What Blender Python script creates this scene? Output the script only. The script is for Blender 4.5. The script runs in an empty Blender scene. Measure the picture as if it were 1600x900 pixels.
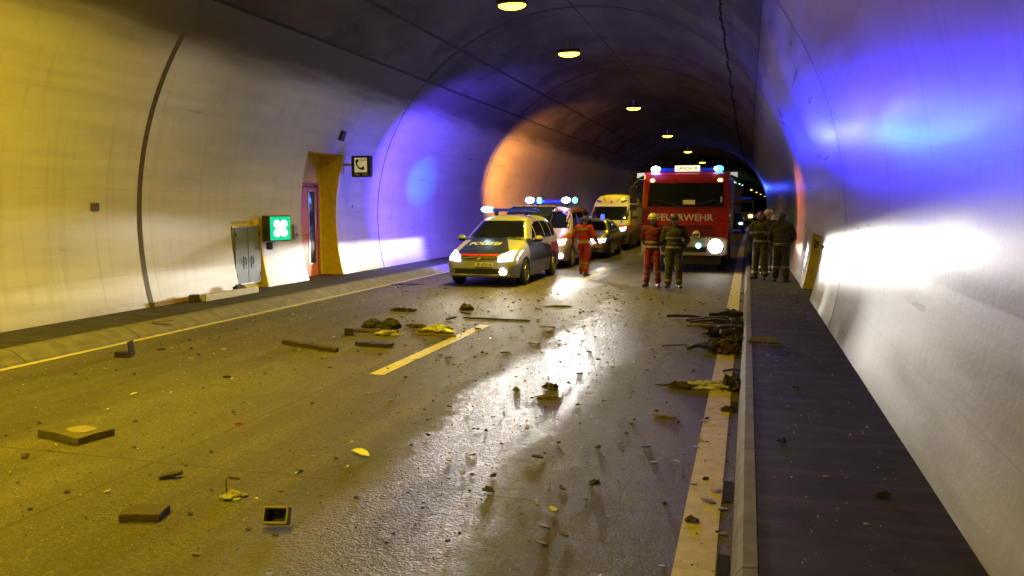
import bpy, bmesh, math, random
from mathutils import Vector, Matrix, Euler, noise
from mathutils.bvhtree import BVHTree
import numpy as np
R = math.radians
rnd = random.Random(7)
S = bpy.context.scene
COL = S.collection

# ------------------------------------------------------------------ camera, world, exposure
F = 1250.0
cam = bpy.data.cameras.new('camera'); cam.sensor_width = 36; cam.lens = F * 36 / 1600; cam.clip_end = 1500; cam.clip_start = 0.05
co = bpy.data.objects.new('camera', cam); COL.objects.link(co); S.camera = co
co.location = (0, 0, 1.95); co.rotation_euler = Euler((R(90 - 5.892), 0, R(16.364)), 'XYZ')
W = bpy.data.worlds.new('World'); S.world = W; W.use_nodes = True
sky = W.node_tree.nodes.new('ShaderNodeTexSky'); sky.sky_type = 'NISHITA'; sky.sun_disc = False
sky.sun_elevation = R(-4); sky.sun_rotation = R(120)
W.node_tree.links.new(sky.outputs[0], W.node_tree.nodes['Background'].inputs[0])
W.node_tree.nodes['Background'].inputs[1].default_value = 0.02      # night outside; the tunnel is lit by its own lamps
S.view_settings.view_transform = 'Standard'; S.view_settings.look = 'None'; S.view_settings.exposure = 0.0
S.view_settings.gamma = 1
S.render.engine = 'CYCLES'
S.cycles.use_denoising = True
S.cycles.max_bounces = 6; S.cycles.diffuse_bounces = 3; S.cycles.glossy_bounces = 3
S.cycles.sample_clamp_indirect = 4.0; S.cycles.caustics_reflective = False; S.cycles.caustics_refractive = False

# light strengths in one place
SODIUM = (1.0, 0.69, 0.018)
E_LAMP = 250.0
E_HEAD = 1.0
E_BLUE = 1.0

# ------------------------------------------------------------------ helpers: materials
MATS = {}
def nodes_of(m):
    m.use_nodes = True; nt = m.node_tree
    return nt, nt.nodes['Principled BSDF']
def mat(name, c, rough=0.5, metal=0.0, var=0.12, scale=6.0, bump=0.0, bscale=60.0, emit=None, es=0.0, spec=0.5, coat=0.0, alpha=None):
    if name in MATS: return MATS[name]
    m = bpy.data.materials.new(name); nt, b = nodes_of(m)
    b.inputs['Metallic'].default_value = metal; b.inputs['Specular IOR Level'].default_value = spec
    b.inputs['Coat Weight'].default_value = coat
    tc = nt.nodes.new('ShaderNodeTexCoord')
    n = nt.nodes.new('ShaderNodeTexNoise'); n.inputs['Scale'].default_value = scale; n.inputs['Detail'].default_value = 6
    nt.links.new(tc.outputs['Object'], n.inputs['Vector'])
    r = nt.nodes.new('ShaderNodeValToRGB')
    r.color_ramp.elements[0].position = 0.3; r.color_ramp.elements[1].position = 0.7
    r.color_ramp.elements[0].color = tuple(x * (1 - var) for x in c) + (1,)
    r.color_ramp.elements[1].color = tuple(min(1, x * (1 + var)) for x in c) + (1,)
    nt.links.new(n.outputs['Fac'], r.inputs[0]); nt.links.new(r.outputs[0], b.inputs['Base Color'])
    mr = nt.nodes.new('ShaderNodeMapRange'); mr.inputs[3].default_value = max(0.02, rough - 0.1); mr.inputs[4].default_value = min(1, rough + 0.1)
    nt.links.new(n.outputs['Fac'], mr.inputs[0]); nt.links.new(mr.outputs[0], b.inputs['Roughness'])
    if bump:
        n2 = nt.nodes.new('ShaderNodeTexNoise'); n2.inputs['Scale'].default_value = bscale; n2.inputs['Detail'].default_value = 4
        nt.links.new(tc.outputs['Object'], n2.inputs['Vector'])
        bp = nt.nodes.new('ShaderNodeBump'); bp.inputs['Strength'].default_value = bump; bp.inputs['Distance'].default_value = 0.01
        nt.links.new(n2.outputs['Fac'], bp.inputs['Height']); nt.links.new(bp.outputs[0], b.inputs['Normal'])
    if emit:
        b.inputs['Emission Color'].default_value = tuple(emit) + (1,); b.inputs['Emission Strength'].default_value = es
    MATS[name] = m
    return m
class NG:
    """tiny node-graph writer"""
    def __init__(s, m): s.m = m; s.nt, s.b = nodes_of(m); s.tc = s.nt.nodes.new('ShaderNodeTexCoord'); s.sep = s.nt.nodes.new('ShaderNodeSeparateXYZ'); s.nt.links.new(s.tc.outputs['Object'], s.sep.inputs[0])
    def L(s, a, b): s.nt.links.new(a, b)
    def m_(s, op, a, b=None, c=None, clamp=False):
        n = s.nt.nodes.new('ShaderNodeMath'); n.operation = op; n.use_clamp = clamp
        for i, v in enumerate((a, b, c)):
            if v is None: continue
            if isinstance(v, (int, float)): n.inputs[i].default_value = v
            else: s.L(v, n.inputs[i])
        return n.outputs[0]
    @property
    def x(s): return s.sep.outputs[0]
    @property
    def y(s): return s.sep.outputs[1]
    @property
    def z(s): return s.sep.outputs[2]
    def vec(s, sx, sy, sz):
        mp = s.nt.nodes.new('ShaderNodeMapping'); mp.inputs['Scale'].default_value = (sx, sy, sz); s.L(s.tc.outputs['Object'], mp.inputs[0]); return mp.outputs[0]
    def noise(s, scale, detail=5, vec=None, rough=0.5):
        n = s.nt.nodes.new('ShaderNodeTexNoise'); n.inputs['Scale'].default_value = scale; n.inputs['Detail'].default_value = detail; n.inputs['Roughness'].default_value = rough
        s.L(vec if vec is not None else s.tc.outputs['Object'], n.inputs['Vector']); return n.outputs['Fac']
    def rng(s, v, a, b, c=0.0, d=1.0, smooth=False):
        n = s.nt.nodes.new('ShaderNodeMapRange'); n.inputs[1].default_value = a; n.inputs[2].default_value = b; n.inputs[3].default_value = c; n.inputs[4].default_value = d
        if smooth: n.interpolation_type = 'SMOOTHSTEP'
        s.L(v, n.inputs[0]); return n.outputs[0]
    def mix(s, f, a, b):
        n = s.nt.nodes.new('ShaderNodeMix'); n.data_type = 'RGBA'
        for k, v in (('A', a), ('B', b)):
            i = n.inputs[6 if k == 'A' else 7]
            if isinstance(v, tuple): i.default_value = tuple(v[:3]) + (1,)
            else: s.L(v, i)
        if isinstance(f, (int, float)): n.inputs[0].default_value = f
        else: s.L(f, n.inputs[0])
        return n.outputs[2]
    def bump(s, h, st, dist=0.01, nrm=None):
        n = s.nt.nodes.new('ShaderNodeBump'); n.inputs['Strength'].default_value = st; n.inputs['Distance'].default_value = dist
        s.L(h, n.inputs['Height'])
        if nrm is not None: s.L(nrm, n.inputs['Normal'])
        return n.outputs[0]
    def half(s, a, b, c, d):   # 1 where a*x+b*y+c*z+d > 0
        v = s.m_('ADD', s.m_('ADD', s.m_('MULTIPLY', s.x, a), s.m_('MULTIPLY', s.y, b)), s.m_('ADD', s.m_('MULTIPLY', s.z, c), d))
        return s.m_('GREATER_THAN', v, 0.0)
    def region(s, *hs):
        o = None
        for h in hs:
            v = s.half(*h); o = v if o is None else s.m_('MULTIPLY', o, v)
        return o
def livery(name, base, regions, rough=0.3, metal=0.0, coat=0.5):
    m = bpy.data.materials.new(name); g = NG(m); c = base
    n = g.noise(3.0, 6)
    for col, hs in regions: c = g.mix(g.region(*hs), c, col)
    dirt = g.m_('MULTIPLY', g.rng(g.z, 0.9, 0.2), g.rng(n, 0.35, 0.7, 0.3, 0.9))
    c = g.mix(g.m_('MULTIPLY', dirt, 0.55), c, (0.09, 0.08, 0.065))
    g.L(c, g.b.inputs['Base Color']); g.b.inputs['Metallic'].default_value = metal
    g.L(g.rng(n, 0.3, 0.7, rough - 0.08, rough + 0.12), g.b.inputs['Roughness']); g.b.inputs['Coat Weight'].default_value = coat
    g.b.inputs['Coat Roughness'].default_value = 0.1
    return m

# ------------------------------------------------------------------ helpers: objects
def tag(o, label=None, cat=None, group=None, kind=None):
    if label: o['label'] = label
    if cat: o['category'] = cat
    if group: o['group'] = group
    if kind: o['kind'] = kind
    return o
def thing(name, label, cat, loc=(0, 0, 0), rz=0.0, group=None):
    o = bpy.data.objects.new(name, None); o.empty_display_size = 0.2; COL.objects.link(o); o.location = loc; o.rotation_euler = (0, 0, rz)
    return tag(o, label, cat, group)
def obj(name, bm, m, parent=None, smooth=False, bevel=0.0, label=None):
    me = bpy.data.meshes.new(name)
    if bevel: bmesh.ops.bevel(bm, geom=list(bm.edges), offset=bevel, segments=2, affect='EDGES', profile=0.6, clamp_overlap=True)
    bmesh.ops.recalc_face_normals(bm, faces=bm.faces)
    bm.to_mesh(me); bm.free()
    for mm in (m if isinstance(m, (list, tuple)) else [m]): me.materials.append(mm)
    if smooth:
        for p in me.polygons: p.use_smooth = True
        try: me.set_sharp_from_angle(angle=R(38))
        except Exception: pass
    o = bpy.data.objects.new(name, me); COL.objects.link(o)
    if parent: o.parent = parent
    if label: o['label'] = label
    return o
def copy_tree(o, parent=None):
    c = o.copy(); COL.objects.link(c); c.parent = parent
    for ch in list(o.children): copy_tree(ch, c)
    return c
def BM(): return bmesh.new()
def box(bm, c, s, rot=None, mi=0):
    r = bmesh.ops.create_cube(bm, size=1.0)
    M = Matrix.Translation(c) @ (Euler(rot).to_matrix().to_4x4() if rot else Matrix()) @ Matrix.Diagonal((s[0], s[1], s[2], 1))
    bmesh.ops.transform(bm, matrix=M, verts=r['verts'])
    for f in {f for v in r['verts'] for f in v.link_faces}: f.material_index = mi
    return bm
def bxo(name, c, s, m, parent=None, bevel=0.0, rot=None, label=None): return obj(name, box(BM(), c, s, rot), m, parent, bevel=bevel, label=label)
def poly_prism(bm, pts, axis, a, b):
    """pts 2D polygon extruded along axis from a to b. axis x: pts=(y,z); y: (x,z); z: (x,y)"""
    def P(p, t): return {'x': (t, p[0], p[1]), 'y': (p[0], t, p[1]), 'z': (p[0], p[1], t)}[axis]
    A = [bm.verts.new(P(p, a)) for p in pts]; B = [bm.verts.new(P(p, b)) for p in pts]; n = len(pts)
    bm.faces.new(A); bm.faces.new(B[::-1])
    for i in range(n): bm.faces.new((A[i], B[i], B[(i + 1) % n], A[(i + 1) % n]))
    return bm
def tube(bm, path, r, n=8, cap=True):
    path = [Vector(p) for p in path]; rings = []
    rr = r if isinstance(r, (list, tuple)) else [r] * len(path)
    for i, p in enumerate(path):
        d = (path[min(i + 1, len(path) - 1)] - path[max(i - 1, 0)]).normalized()
        up = Vector((0, 0, 1)) if abs(d.z) < 0.9 else Vector((1, 0, 0))
        a = d.cross(up).normalized(); b = d.cross(a).normalized()
        rings.append([bm.verts.new(p + (a * math.cos(2 * math.pi * k / n) + b * math.sin(2 * math.pi * k / n)) * rr[i]) for k in range(n)])
    for i in range(len(rings) - 1):
        for k in range(n): bm.faces.new((rings[i][k], rings[i][(k + 1) % n], rings[i + 1][(k + 1) % n], rings[i + 1][k]))
    if cap: bm.faces.new(rings[0][::-1]); bm.faces.new(rings[-1])
    return bm
def lathe(bm, prof, n=24, axis='z', origin=(0, 0, 0)):
    """prof list of (r, h)"""
    rings = []
    for r_, h in prof:
        ring = []
        for k in range(n):
            a = 2 * math.pi * k / n; x, y = r_ * math.cos(a), r_ * math.sin(a)
            p = {'z': (x, y, h), 'x': (h, x, y), 'y': (x, h, y)}[axis]
            ring.append(bm.verts.new(Vector(p) + Vector(origin)))
        rings.append(ring)
    for i in range(len(rings) - 1):
        for k in range(n): bm.faces.new((rings[i][k], rings[i][(k + 1) % n], rings[i + 1][(k + 1) % n], rings[i + 1][k]))
    bm.faces.new(rings[0]); bm.faces.new(rings[-1])
    return bm
def ellipsoid(bm, c, s, sub=2, rot=None):
    r = bmesh.ops.create_icosphere(bm, subdivisions=sub, radius=1.0)
    bmesh.ops.transform(bm, matrix=Matrix.Translation(c) @ (Euler(rot).to_matrix().to_4x4() if rot else Matrix()) @ Matrix.Diagonal((*s, 1)), verts=r['verts'])
    return bm
def evaluated_mesh(o):
    dg = bpy.context.evaluated_depsgraph_get(); dg.update()
    return bpy.data.meshes.new_from_object(o.evaluated_get(dg))
def text_bm(txt, size, extrude=0.004, bold=0.0, xs=1.0, shear=0.0):
    cu = bpy.data.curves.new('lettering', 'FONT'); cu.body = txt; cu.size = size; cu.extrude = extrude; cu.offset = bold; cu.align_x = 'CENTER'; cu.align_y = 'CENTER'; cu.resolution_u = 3; cu.shear = shear
    o = bpy.data.objects.new('lettering', cu); COL.objects.link(o)
    me = evaluated_mesh(o); bm = BM(); bm.from_mesh(me)
    bpy.data.objects.remove(o); bpy.data.meshes.remove(me); bpy.data.curves.remove(cu)
    for v in bm.verts: v.co.x *= xs
    return bm
def cut_grid(bm, step, ax=(0, 1)):
    for a in ax:
        lo = min(v.co[a] for v in bm.verts); hi = max(v.co[a] for v in bm.verts); k = math.floor(lo / step) + 1
        while k * step < hi:
            n = [0, 0, 0]; n[a] = 1; p = [0, 0, 0]; p[a] = k * step
            bmesh.ops.bisect_plane(bm, geom=bm.verts[:] + bm.edges[:] + bm.faces[:], plane_co=p, plane_no=n, dist=1e-5); k += 1
def project(bm, bvh, d, off):
    """bm lies in a 2D plane (u,v,0) -> mapped on the body by a ray along d"""
    big = 20.0
    for v in bm.verts:
        u, w = v.co.x, v.co.y
        if d == 'front': o_, di = Vector((u, -big, w)), Vector((0, 1, 0))
        elif d == 'back': o_, di = Vector((u, big, w)), Vector((0, -1, 0))
        elif d == 'right': o_, di = Vector((big, u, w)), Vector((-1, 0, 0))
        elif d == 'left': o_, di = Vector((-big, u, w)), Vector((1, 0, 0))
        elif d == 'top': o_, di = Vector((u, w, big)), Vector((0, 0, -1))
        hit = bvh.ray_cast(o_, di)
        if hit[0] is None:
            q = bvh.find_nearest(o_ + di * (big - 0.9)); p, nn = q[0], q[1]
        else: p, nn = hit[0], hit[1]
        v.co = p - di * off
def panel(name, bvh, pts, d, m, parent, off=0.004, step=0.08, thick=0.0, smooth=True, label=None):
    bm = BM(); bm.faces.new([bm.verts.new((p[0], p[1], 0)) for p in pts])
    cut_grid(bm, step); bmesh.ops.triangulate(bm, faces=bm.faces[:]) if False else None
    project(bm, bvh, d, off + thick)
    if thick:
        di = {'front': (0, 1, 0), 'back': (0, -1, 0), 'right': (-1, 0, 0), 'left': (1, 0, 0), 'top': (0, 0, -1)}[d]
        r = bmesh.ops.extrude_face_region(bm, geom=bm.faces[:]); vs = [e for e in r['geom'] if isinstance(e, bmesh.types.BMVert)]
        bmesh.ops.translate(bm, vec=Vector(di) * (thick + 0.006), verts=vs)
    return obj(name, bm, m, parent, smooth=smooth, label=label)
def ell(cx, cy, a, b, n=18): return [(cx + a * math.cos(2 * math.pi * k / n), cy + b * math.sin(2 * math.pi * k / n)) for k in range(n)]
def lamp(name, kind, loc, energy, color, parent=None, size=0.1, target=None, spot=60, blend=0.5, **k):
    l = bpy.data.lights.new(name, kind); l.energy = energy; l.color = color
    if kind == 'SPOT': l.spot_size = R(spot); l.spot_blend = blend; l.shadow_soft_size = size
    elif kind == 'POINT': l.shadow_soft_size = size
    elif kind == 'AREA': l.shape = 'RECTANGLE'; l.size = size; l.size_y = k.get('size_y', size); l.spread = k.get('spread', math.pi)
    o = bpy.data.objects.new(name, l); COL.objects.link(o); o.location = loc
    if target is not None: o.rotation_euler = (Vector(target) - Vector(loc)).to_track_quat('-Z', 'Y').to_euler()
    if parent: o.parent = parent
    if k.get('scale'): o.scale = k['scale']
    return o

# ------------------------------------------------------------------ the course of the tunnel
def curve(Y):
    if Y < 30: return 0.0
    if Y < 150: return (Y - 30) ** 2 / 6000.0
    return 2.4 + (Y - 150) * 0.04
CX, CZ = -4.65, 1.6
def prof(phi):
    r = 5.97 - 0.26 * math.sin(phi) ** 2 if phi > 0 else 5.97
    return CX + r * math.cos(phi), CZ + r * math.sin(phi)
def phi_of(z, left):
    a, b = -0.6, math.pi / 2
    for _ in range(40):
        m = (a + b) / 2
        if prof(m)[1] < z: a = m
        else: b = m
    return math.pi - a if left else a
def profp(phi):
    if phi > math.pi / 2: x, z = prof(math.pi - phi); return 2 * CX - x, z
    return prof(phi)
def wallx(z, left): return profp(phi_of(z, left))[0]
YS = [-30, -20, -12, -6] + [y * 1.0 for y in range(-3, 60, 3)] + list(range(60, 600, 6))
def sheet(bm, cols, ys, fn):
    g = [[bm.verts.new(fn(c, y)) for c in cols] for y in ys]
    for i in range(len(ys) - 1):
        for j in range(len(cols) - 1): bm.faces.new((g[i][j], g[i][j + 1], g[i + 1][j + 1], g[i + 1][j]))
    return bm

# ---- materials of the setting
def m_wall():
    m = bpy.data.materials.new('painted_concrete'); g = NG(m)
    st = g.noise(1.0, 7, g.vec(0.6, 0.5, 5.0)); big = g.noise(0.35, 4, g.vec(1, 0.5, 1)); fine = g.noise(60, 4); vs = g.noise(1.0, 5, g.vec(3, 5, 0.35))
    c = g.mix(g.rng(st, 0.3, 0.7), (0.47, 0.45, 0.41), (0.60, 0.575, 0.53))
    c = g.mix(g.m_('MULTIPLY', g.rng(big, 0.45, 0.75), 0.35), c, (0.33, 0.30, 0.26))
    c = g.mix(g.m_('MULTIPLY', g.rng(vs, 0.56, 0.75), 0.35), c, (0.34, 0.31, 0.27))
    c = g.mix(g.m_('MULTIPLY', g.rng(g.noise(1.0, 4, g.vec(1, 9, 0.12)), 0.60, 0.72), 0.30), c, (0.30, 0.27, 0.23))
    bl = g.m_('LESS_THAN', g.m_('ABSOLUTE', g.m_('SUBTRACT', g.m_('PINGPONG', g.m_('ADD', g.z, g.m_('MULTIPLY', big, 0.05)), 0.75), 0.75)), 0.006); c = g.mix(g.m_('MULTIPLY', bl, 0.22), c, (0.2, 0.18, 0.15))
    # upper edge of the white paint, sooty above
    e = g.m_('ADD', g.z, g.m_('MULTIPLY', g.m_('SUBTRACT', st, 0.5), 0.55))
    soot = g.rng(e, 4.35, 5.1, 0, 1, True)
    c = g.mix(soot, c, g.mix(big, (0.075, 0.068, 0.06), (0.12, 0.108, 0.09)))
    # splash dirt along the foot
    c = g.mix(g.m_('MULTIPLY', g.rng(g.m_('ADD', g.z, g.m_('MULTIPLY', vs, 0.25)), 0.55, 0.2), 0.5), c, (0.22, 0.2, 0.16))
    g.L(c, g.b.inputs['Base Color'])
    g.L(g.m_('ADD', g.rng(st, 0.3, 0.7, 0.27, 0.42), g.m_('MULTIPLY', soot, 0.35)), g.b.inputs['Roughness'])
    g.b.inputs['Coat Roughness'].default_value = 0.27; g.L(g.m_('MULTIPLY', g.m_('SUBTRACT', 1.0, soot), 0.4), g.b.inputs['Coat Weight'])
    h = g.m_('ADD', g.noise(14, 5), g.m_('MULTIPLY', fine, 0.4))
    g.L(g.bump(g.m_('ADD', h, g.m_('MULTIPLY', st, 1.2)), 0.22, 0.010), g.b.inputs['Normal'])
    return m
def m_ceiling():
    m = bpy.data.materials.new('sooty_concrete'); g = NG(m)
    a = g.noise(1.0, 7, g.vec(0.8, 0.28, 0.8)); b = g.noise(0.5, 6); f = g.noise(9, 5)
    c = g.mix(g.rng(a, 0.3, 0.7), (0.04, 0.036, 0.03), (0.14, 0.125, 0.105))
    c = g.mix(g.m_('MULTIPLY', g.rng(b, 0.52, 0.62), 0.6), c, (0.022, 0.02, 0.018))
    c = g.mix(g.m_('MULTIPLY', g.rng(f, 0.5, 0.7), 0.25), c, (0.14, 0.125, 0.11))
    g.L(c, g.b.inputs['Base Color']); g.b.inputs['Roughness'].default_value = 0.8
    g.L(g.bump(g.m_('ADD', f, g.m_('MULTIPLY', g.noise(50, 3), 0.4)), 0.5, 0.015), g.b.inputs['Normal'])
    return m
def m_road():
    m = bpy.data.materials.new('road_concrete'); g = NG(m)
    n1 = g.noise(0.9, 7, g.vec(1.6, 0.35, 1)); n2 = g.noise(9, 7); n3 = g.noise(75, 3); n4 = g.noise(190, 2); n5 = g.noise(2.2, 6)
    c = g.mix(g.rng(n1, 0.3, 0.7), (0.058, 0.052, 0.038), (0.112, 0.10, 0.078))
    c = g.mix(g.m_('MULTIPLY', g.rng(n2, 0.5, 0.75), 0.4), c, (0.19, 0.175, 0.15))
    c = g.mix(g.m_('MULTIPLY', g.rng(n3, 0.54, 0.66), 0.6), c, (0.27, 0.25, 0.21)); c = g.mix(g.m_('MULTIPLY', g.rng(g.noise(38, 3), 0.53, 0.62), 0.5), c, (0.035, 0.032, 0.027))
    c = g.mix(g.m_('MULTIPLY', g.rng(n5, 0.57, 0.66), 0.5), c, (0.06, 0.055, 0.047))
    tb = g.noise(1.0, 4, g.vec(2.2, 0.05, 1)); c = g.mix(g.m_('MULTIPLY', g.rng(tb, 0.42, 0.62), 0.5), c, (0.045, 0.04, 0.034))
    c = g.mix(g.m_('MULTIPLY', g.rng(g.noise(28, 5), 0.58, 0.68), 0.5), c, (0.03, 0.027, 0.023))
    # worn, wet wheel track: X -2.9 .. -1.1 with ragged borders
    wx = g.m_('ADD', g.x, g.m_('MULTIPLY', g.m_('SUBTRACT', g.noise(0.7, 5, g.vec(1, 0.6, 1)), 0.5), 1.5))
    wx = g.m_('ADD', wx, g.m_('MULTIPLY', g.m_('SUBTRACT', g.noise(6, 4), 0.5), 0.35))
    d = g.m_('ABSOLUTE', g.m_('ADD', wx, 2.1))
    wet = g.rng(d, 0.78, 0.40, 0, 1, True)
    # second faint track further left, and the far puddle by the vehicles
    d2 = g.m_('ABSOLUTE', g.m_('ADD', wx, 4.1)); wet2 = g.m_('MULTIPLY', g.rng(d2, 0.55, 0.2, 0, 1, True), g.rng(g.y, 14, 20))
    wet = g.m_('MAXIMUM', wet, g.m_('MULTIPLY', wet2, 0.8))
    c = g.mix(g.m_('MULTIPLY', wet, 0.25), c, (0.05, 0.046, 0.04))
    # oil stain in the track near the viewer
    ox = g.m_('DIVIDE', g.m_('ADD', g.x, 2.02), 0.2); oy = g.m_('DIVIDE', g.m_('SUBTRACT', g.y, 4.75), 0.75)
    orr = g.m_('SQRT', g.m_('ADD', g.m_('MULTIPLY', ox, ox), g.m_('MULTIPLY', oy, oy)))
    oil = g.rng(g.m_('ADD', orr, g.m_('MULTIPLY', g.m_('SUBTRACT', g.noise(7, 6), 0.5), 2.2)), 1.25, 0.7, 0, 1, True)
    c = g.mix(g.m_('MULTIPLY', oil, 0.8), c, (0.02, 0.019, 0.018))
    # joints: one lengthwise between the lanes, one across every 5 m, a crack
    jx = g.m_('ADD', g.x, g.m_('MULTIPLY', g.m_('SUBTRACT', g.noise(3, 3), 0.5), 0.03))
    j1 = g.m_('LESS_THAN', g.m_('ABSOLUTE', g.m_('ADD', jx, 4.34)), 0.010)
    jy = g.m_('ADD', g.y, g.m_('MULTIPLY', g.m_('SUBTRACT', g.noise(2, 4), 0.5), 0.06))
    j2 = g.m_('LESS_THAN', g.m_('ABSOLUTE', g.m_('SUBTRACT', g.m_('PINGPONG', g.m_('SUBTRACT', jy, 0.0), 5.0), 5.0)), 0.009)
    c = g.mix(g.m_('MULTIPLY', g.m_('MAXIMUM', j1, j2), 0.75), c, (0.025, 0.022, 0.02))
    g.L(c, g.b.inputs['Base Color'])
    ro = g.m_('SUBTRACT', g.rng(n2, 0.3, 0.7, 0.58, 0.72), g.m_('MULTIPLY', g.m_('MULTIPLY', wet, g.rng(g.noise(16, 5), 0.3, 0.7, 0.75, 1.2)), 0.28))
    ro = g.m_('SUBTRACT', ro, g.m_('MULTIPLY', g.m_('MULTIPLY', wet, oil), -0.02))
    g.L(ro, g.b.inputs['Roughness'])
    g.L(g.m_('ADD', 0.42, g.m_('MULTIPLY', wet, 0.35)), g.b.inputs['Specular IOR Level'])
    h = g.m_('ADD', g.m_('MULTIPLY', n3, 0.7), g.m_('ADD', g.m_('MULTIPLY', n4, 0.35), g.m_('MULTIPLY', n2, 0.15)))
    h = g.m_('ADD', h, g.m_('MULTIPLY', g.m_('MULTIPLY', g.noise(42, 2), wet), 1.6)); g.L(g.bump(h, 1.0, 0.012), g.b.inputs['Normal'])
    return m
def m_paint():
    m = bpy.data.materials.new('road_paint'); g = NG(m); n = g.noise(9, 6); n2 = g.noise(70, 3)
    c = g.mix(g.rng(n, 0.35, 0.7), (0.42, 0.38, 0.24), (0.62, 0.58, 0.42)); c = g.mix(g.rng(n2, 0.6, 0.7, 0, 0.5), c, (0.2, 0.18, 0.14))
    g.L(c, g.b.inputs['Base Color']); g.b.inputs['Roughness'].default_value = 0.6; g.L(g.bump(n2, 0.4), g.b.inputs['Normal']); return m
def m_walk():
    m = bpy.data.materials.new('walkway_asphalt'); g = NG(m); st = g.noise(1.0, 6, g.vec(0.8, 7, 1)); n = g.noise(5, 6); f = g.noise(140, 3)
    c = g.mix(g.rng(n, 0.3, 0.7), (0.028, 0.026, 0.023), (0.05, 0.046, 0.04)); c = g.mix(g.m_('MULTIPLY', g.rng(st, 0.5, 0.72), 0.55), c, (0.085, 0.08, 0.07))
    c = g.mix(g.rng(f, 0.6, 0.75, 0, 0.5), c, (0.16, 0.15, 0.13))
    g.L(c, g.b.inputs['Base Color']); g.L(g.rng(st, 0.3, 0.7, 0.8, 0.62), g.b.inputs['Roughness']); g.b.inputs['Specular IOR Level'].default_value = 0.25; g.L(g.bump(g.m_('ADD', f, g.m_('MULTIPLY', st, 1.5)), 0.5, 0.008), g.b.inputs['Normal']); return m
def m_kerb():
    m = bpy.data.materials.new('kerb_concrete'); g = NG(m); n = g.noise(5, 7); f = g.noise(60, 4)
    c = g.mix(g.rng(n, 0.3, 0.7), (0.11, 0.105, 0.095), (0.19, 0.18, 0.16)); c = g.mix(g.rng(f, 0.55, 0.75, 0, 0.4), c, (0.12, 0.11, 0.1))
    j = g.m_('LESS_THAN', g.m_('ABSOLUTE', g.m_('SUBTRACT', g.m_('PINGPONG', g.m_('ADD', g.y, 1.1), 1.0), 1.0)), 0.010)
    c = g.mix(g.m_('MULTIPLY', j, 0.85), c, (0.04, 0.035, 0.03))
    g.L(c, g.b.inputs['Base Color']); g.b.inputs['Roughness'].default_value = 0.75; g.b.inputs['Specular IOR Level'].default_value = 0.3; g.L(g.bump(g.m_('ADD', n, f), 0.6, 0.012), g.b.inputs['Normal']); return m
M_WALL, M_CEIL, M_ROAD, M_PAINT, M_WALK, M_KERB = m_wall(), m_ceiling(), m_road(), m_paint(), m_walk(), m_kerb()
M_YEL = mat('yellow_wall_paint', (0.72, 0.56, 0.05), 0.45, bump=0.3, bscale=25)
M_DARK = mat('joint_filler', (0.03, 0.026, 0.018), 0.8)
M_JOINT = mat('joint_profile', (0.09, 0.066, 0.022), 0.6)
M_BLACK = mat('black_plastic', (0.02, 0.02, 0.021), 0.45)
M_RUB = mat('rubber', (0.018, 0.018, 0.018), 0.75, bump=0.3)
M_GLASS = mat('dark_glass', (0.010, 0.012, 0.016), 0.08, var=0.3, scale=2, coat=0.6)
M_STEEL = mat('galvanised_steel', (0.42, 0.42, 0.42), 0.38, 0.7)
M_ALU = mat('brushed_metal', (0.5, 0.5, 0.5), 0.3, 0.9)
M_WHITEP = mat('white_coat', (0.72, 0.72, 0.7), 0.4)
M_CHROME = mat('chrome', (0.75, 0.75, 0.75), 0.12, 1.0)

# ------------------------------------------------------------------ ground
obj('road', sheet(BM(), [-9.0, -6.5, -4.0, -2.0, 0.02], YS, lambda x, y: (x + curve(y), y, 0.0057 * x)), M_ROAD)['kind'] = 'structure'
def strip(name, x0, x1, y0, y1, m, dz=0.004, kind='structure', step=3.0):
    n = max(1, int((y1 - y0) / step)); ys = [y0 + (y1 - y0) * i / n for i in range(n + 1)]
    o = obj(name, sheet(BM(), [x0, x1], ys, lambda x, y: (x + curve(y), y, 0.0057 * x + dz)), m); o['kind'] = kind; return o
M_PAINT_SODIUM = M_PAINT.copy(); M_PAINT_SODIUM.name = 'yellow_road_paint'  # right edge line: sodium lamp yellow mixed into the white paint colour
for n_ in M_PAINT_SODIUM.node_tree.nodes:
    if n_.type == 'MIX' and not n_.inputs[6].is_linked: n_.inputs[6].default_value = (.42, .36, .13, 1); n_.inputs[7].default_value = (.56, .49, .19, 1)
strip('edge_line', -0.335, -0.115, -20, 300, M_PAINT_SODIUM)
strip('edge_line', -8.74, -8.62, -20, 300, M_PAINT)
y = -3.6
while y < 200: strip('lane_marking', -4.22, -4.03, y, y + 4.1, M_PAINT); y += 12.0
def ribbon(name, pts, m, ys=YS):
    o = obj(name, sheet(BM(), list(range(len(pts))), ys, lambda i, y: (pts[i][0] + curve(y), y, pts[i][1])), m); o['kind'] = 'structure'; return o
WLX, WRX = wallx(0.1, True), wallx(0.2, False)
kerb = ribbon('kerb', [(-0.035, -0.02), (-0.022, 0.10), (-0.002, 0.165), (0.025, 0.196), (0.095, 0.203), (0.10, 0.19)], M_KERB)
ribbon('kerb', [(-8.78, -0.08), (-8.80, -0.02), (-8.98, 0.085), (-9.02, 0.105), (-9.16, 0.115), (-9.17, 0.09)], M_KERB)
ribbon('walkway', [(0.096, 0.196), (0.5, 0.198), (1.4, 0.20)], M_WALK)
ribbon('walkway', [(-9.165, 0.105), (-9.9, 0.104), (-11.2, 0.10)], M_WALK)
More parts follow.
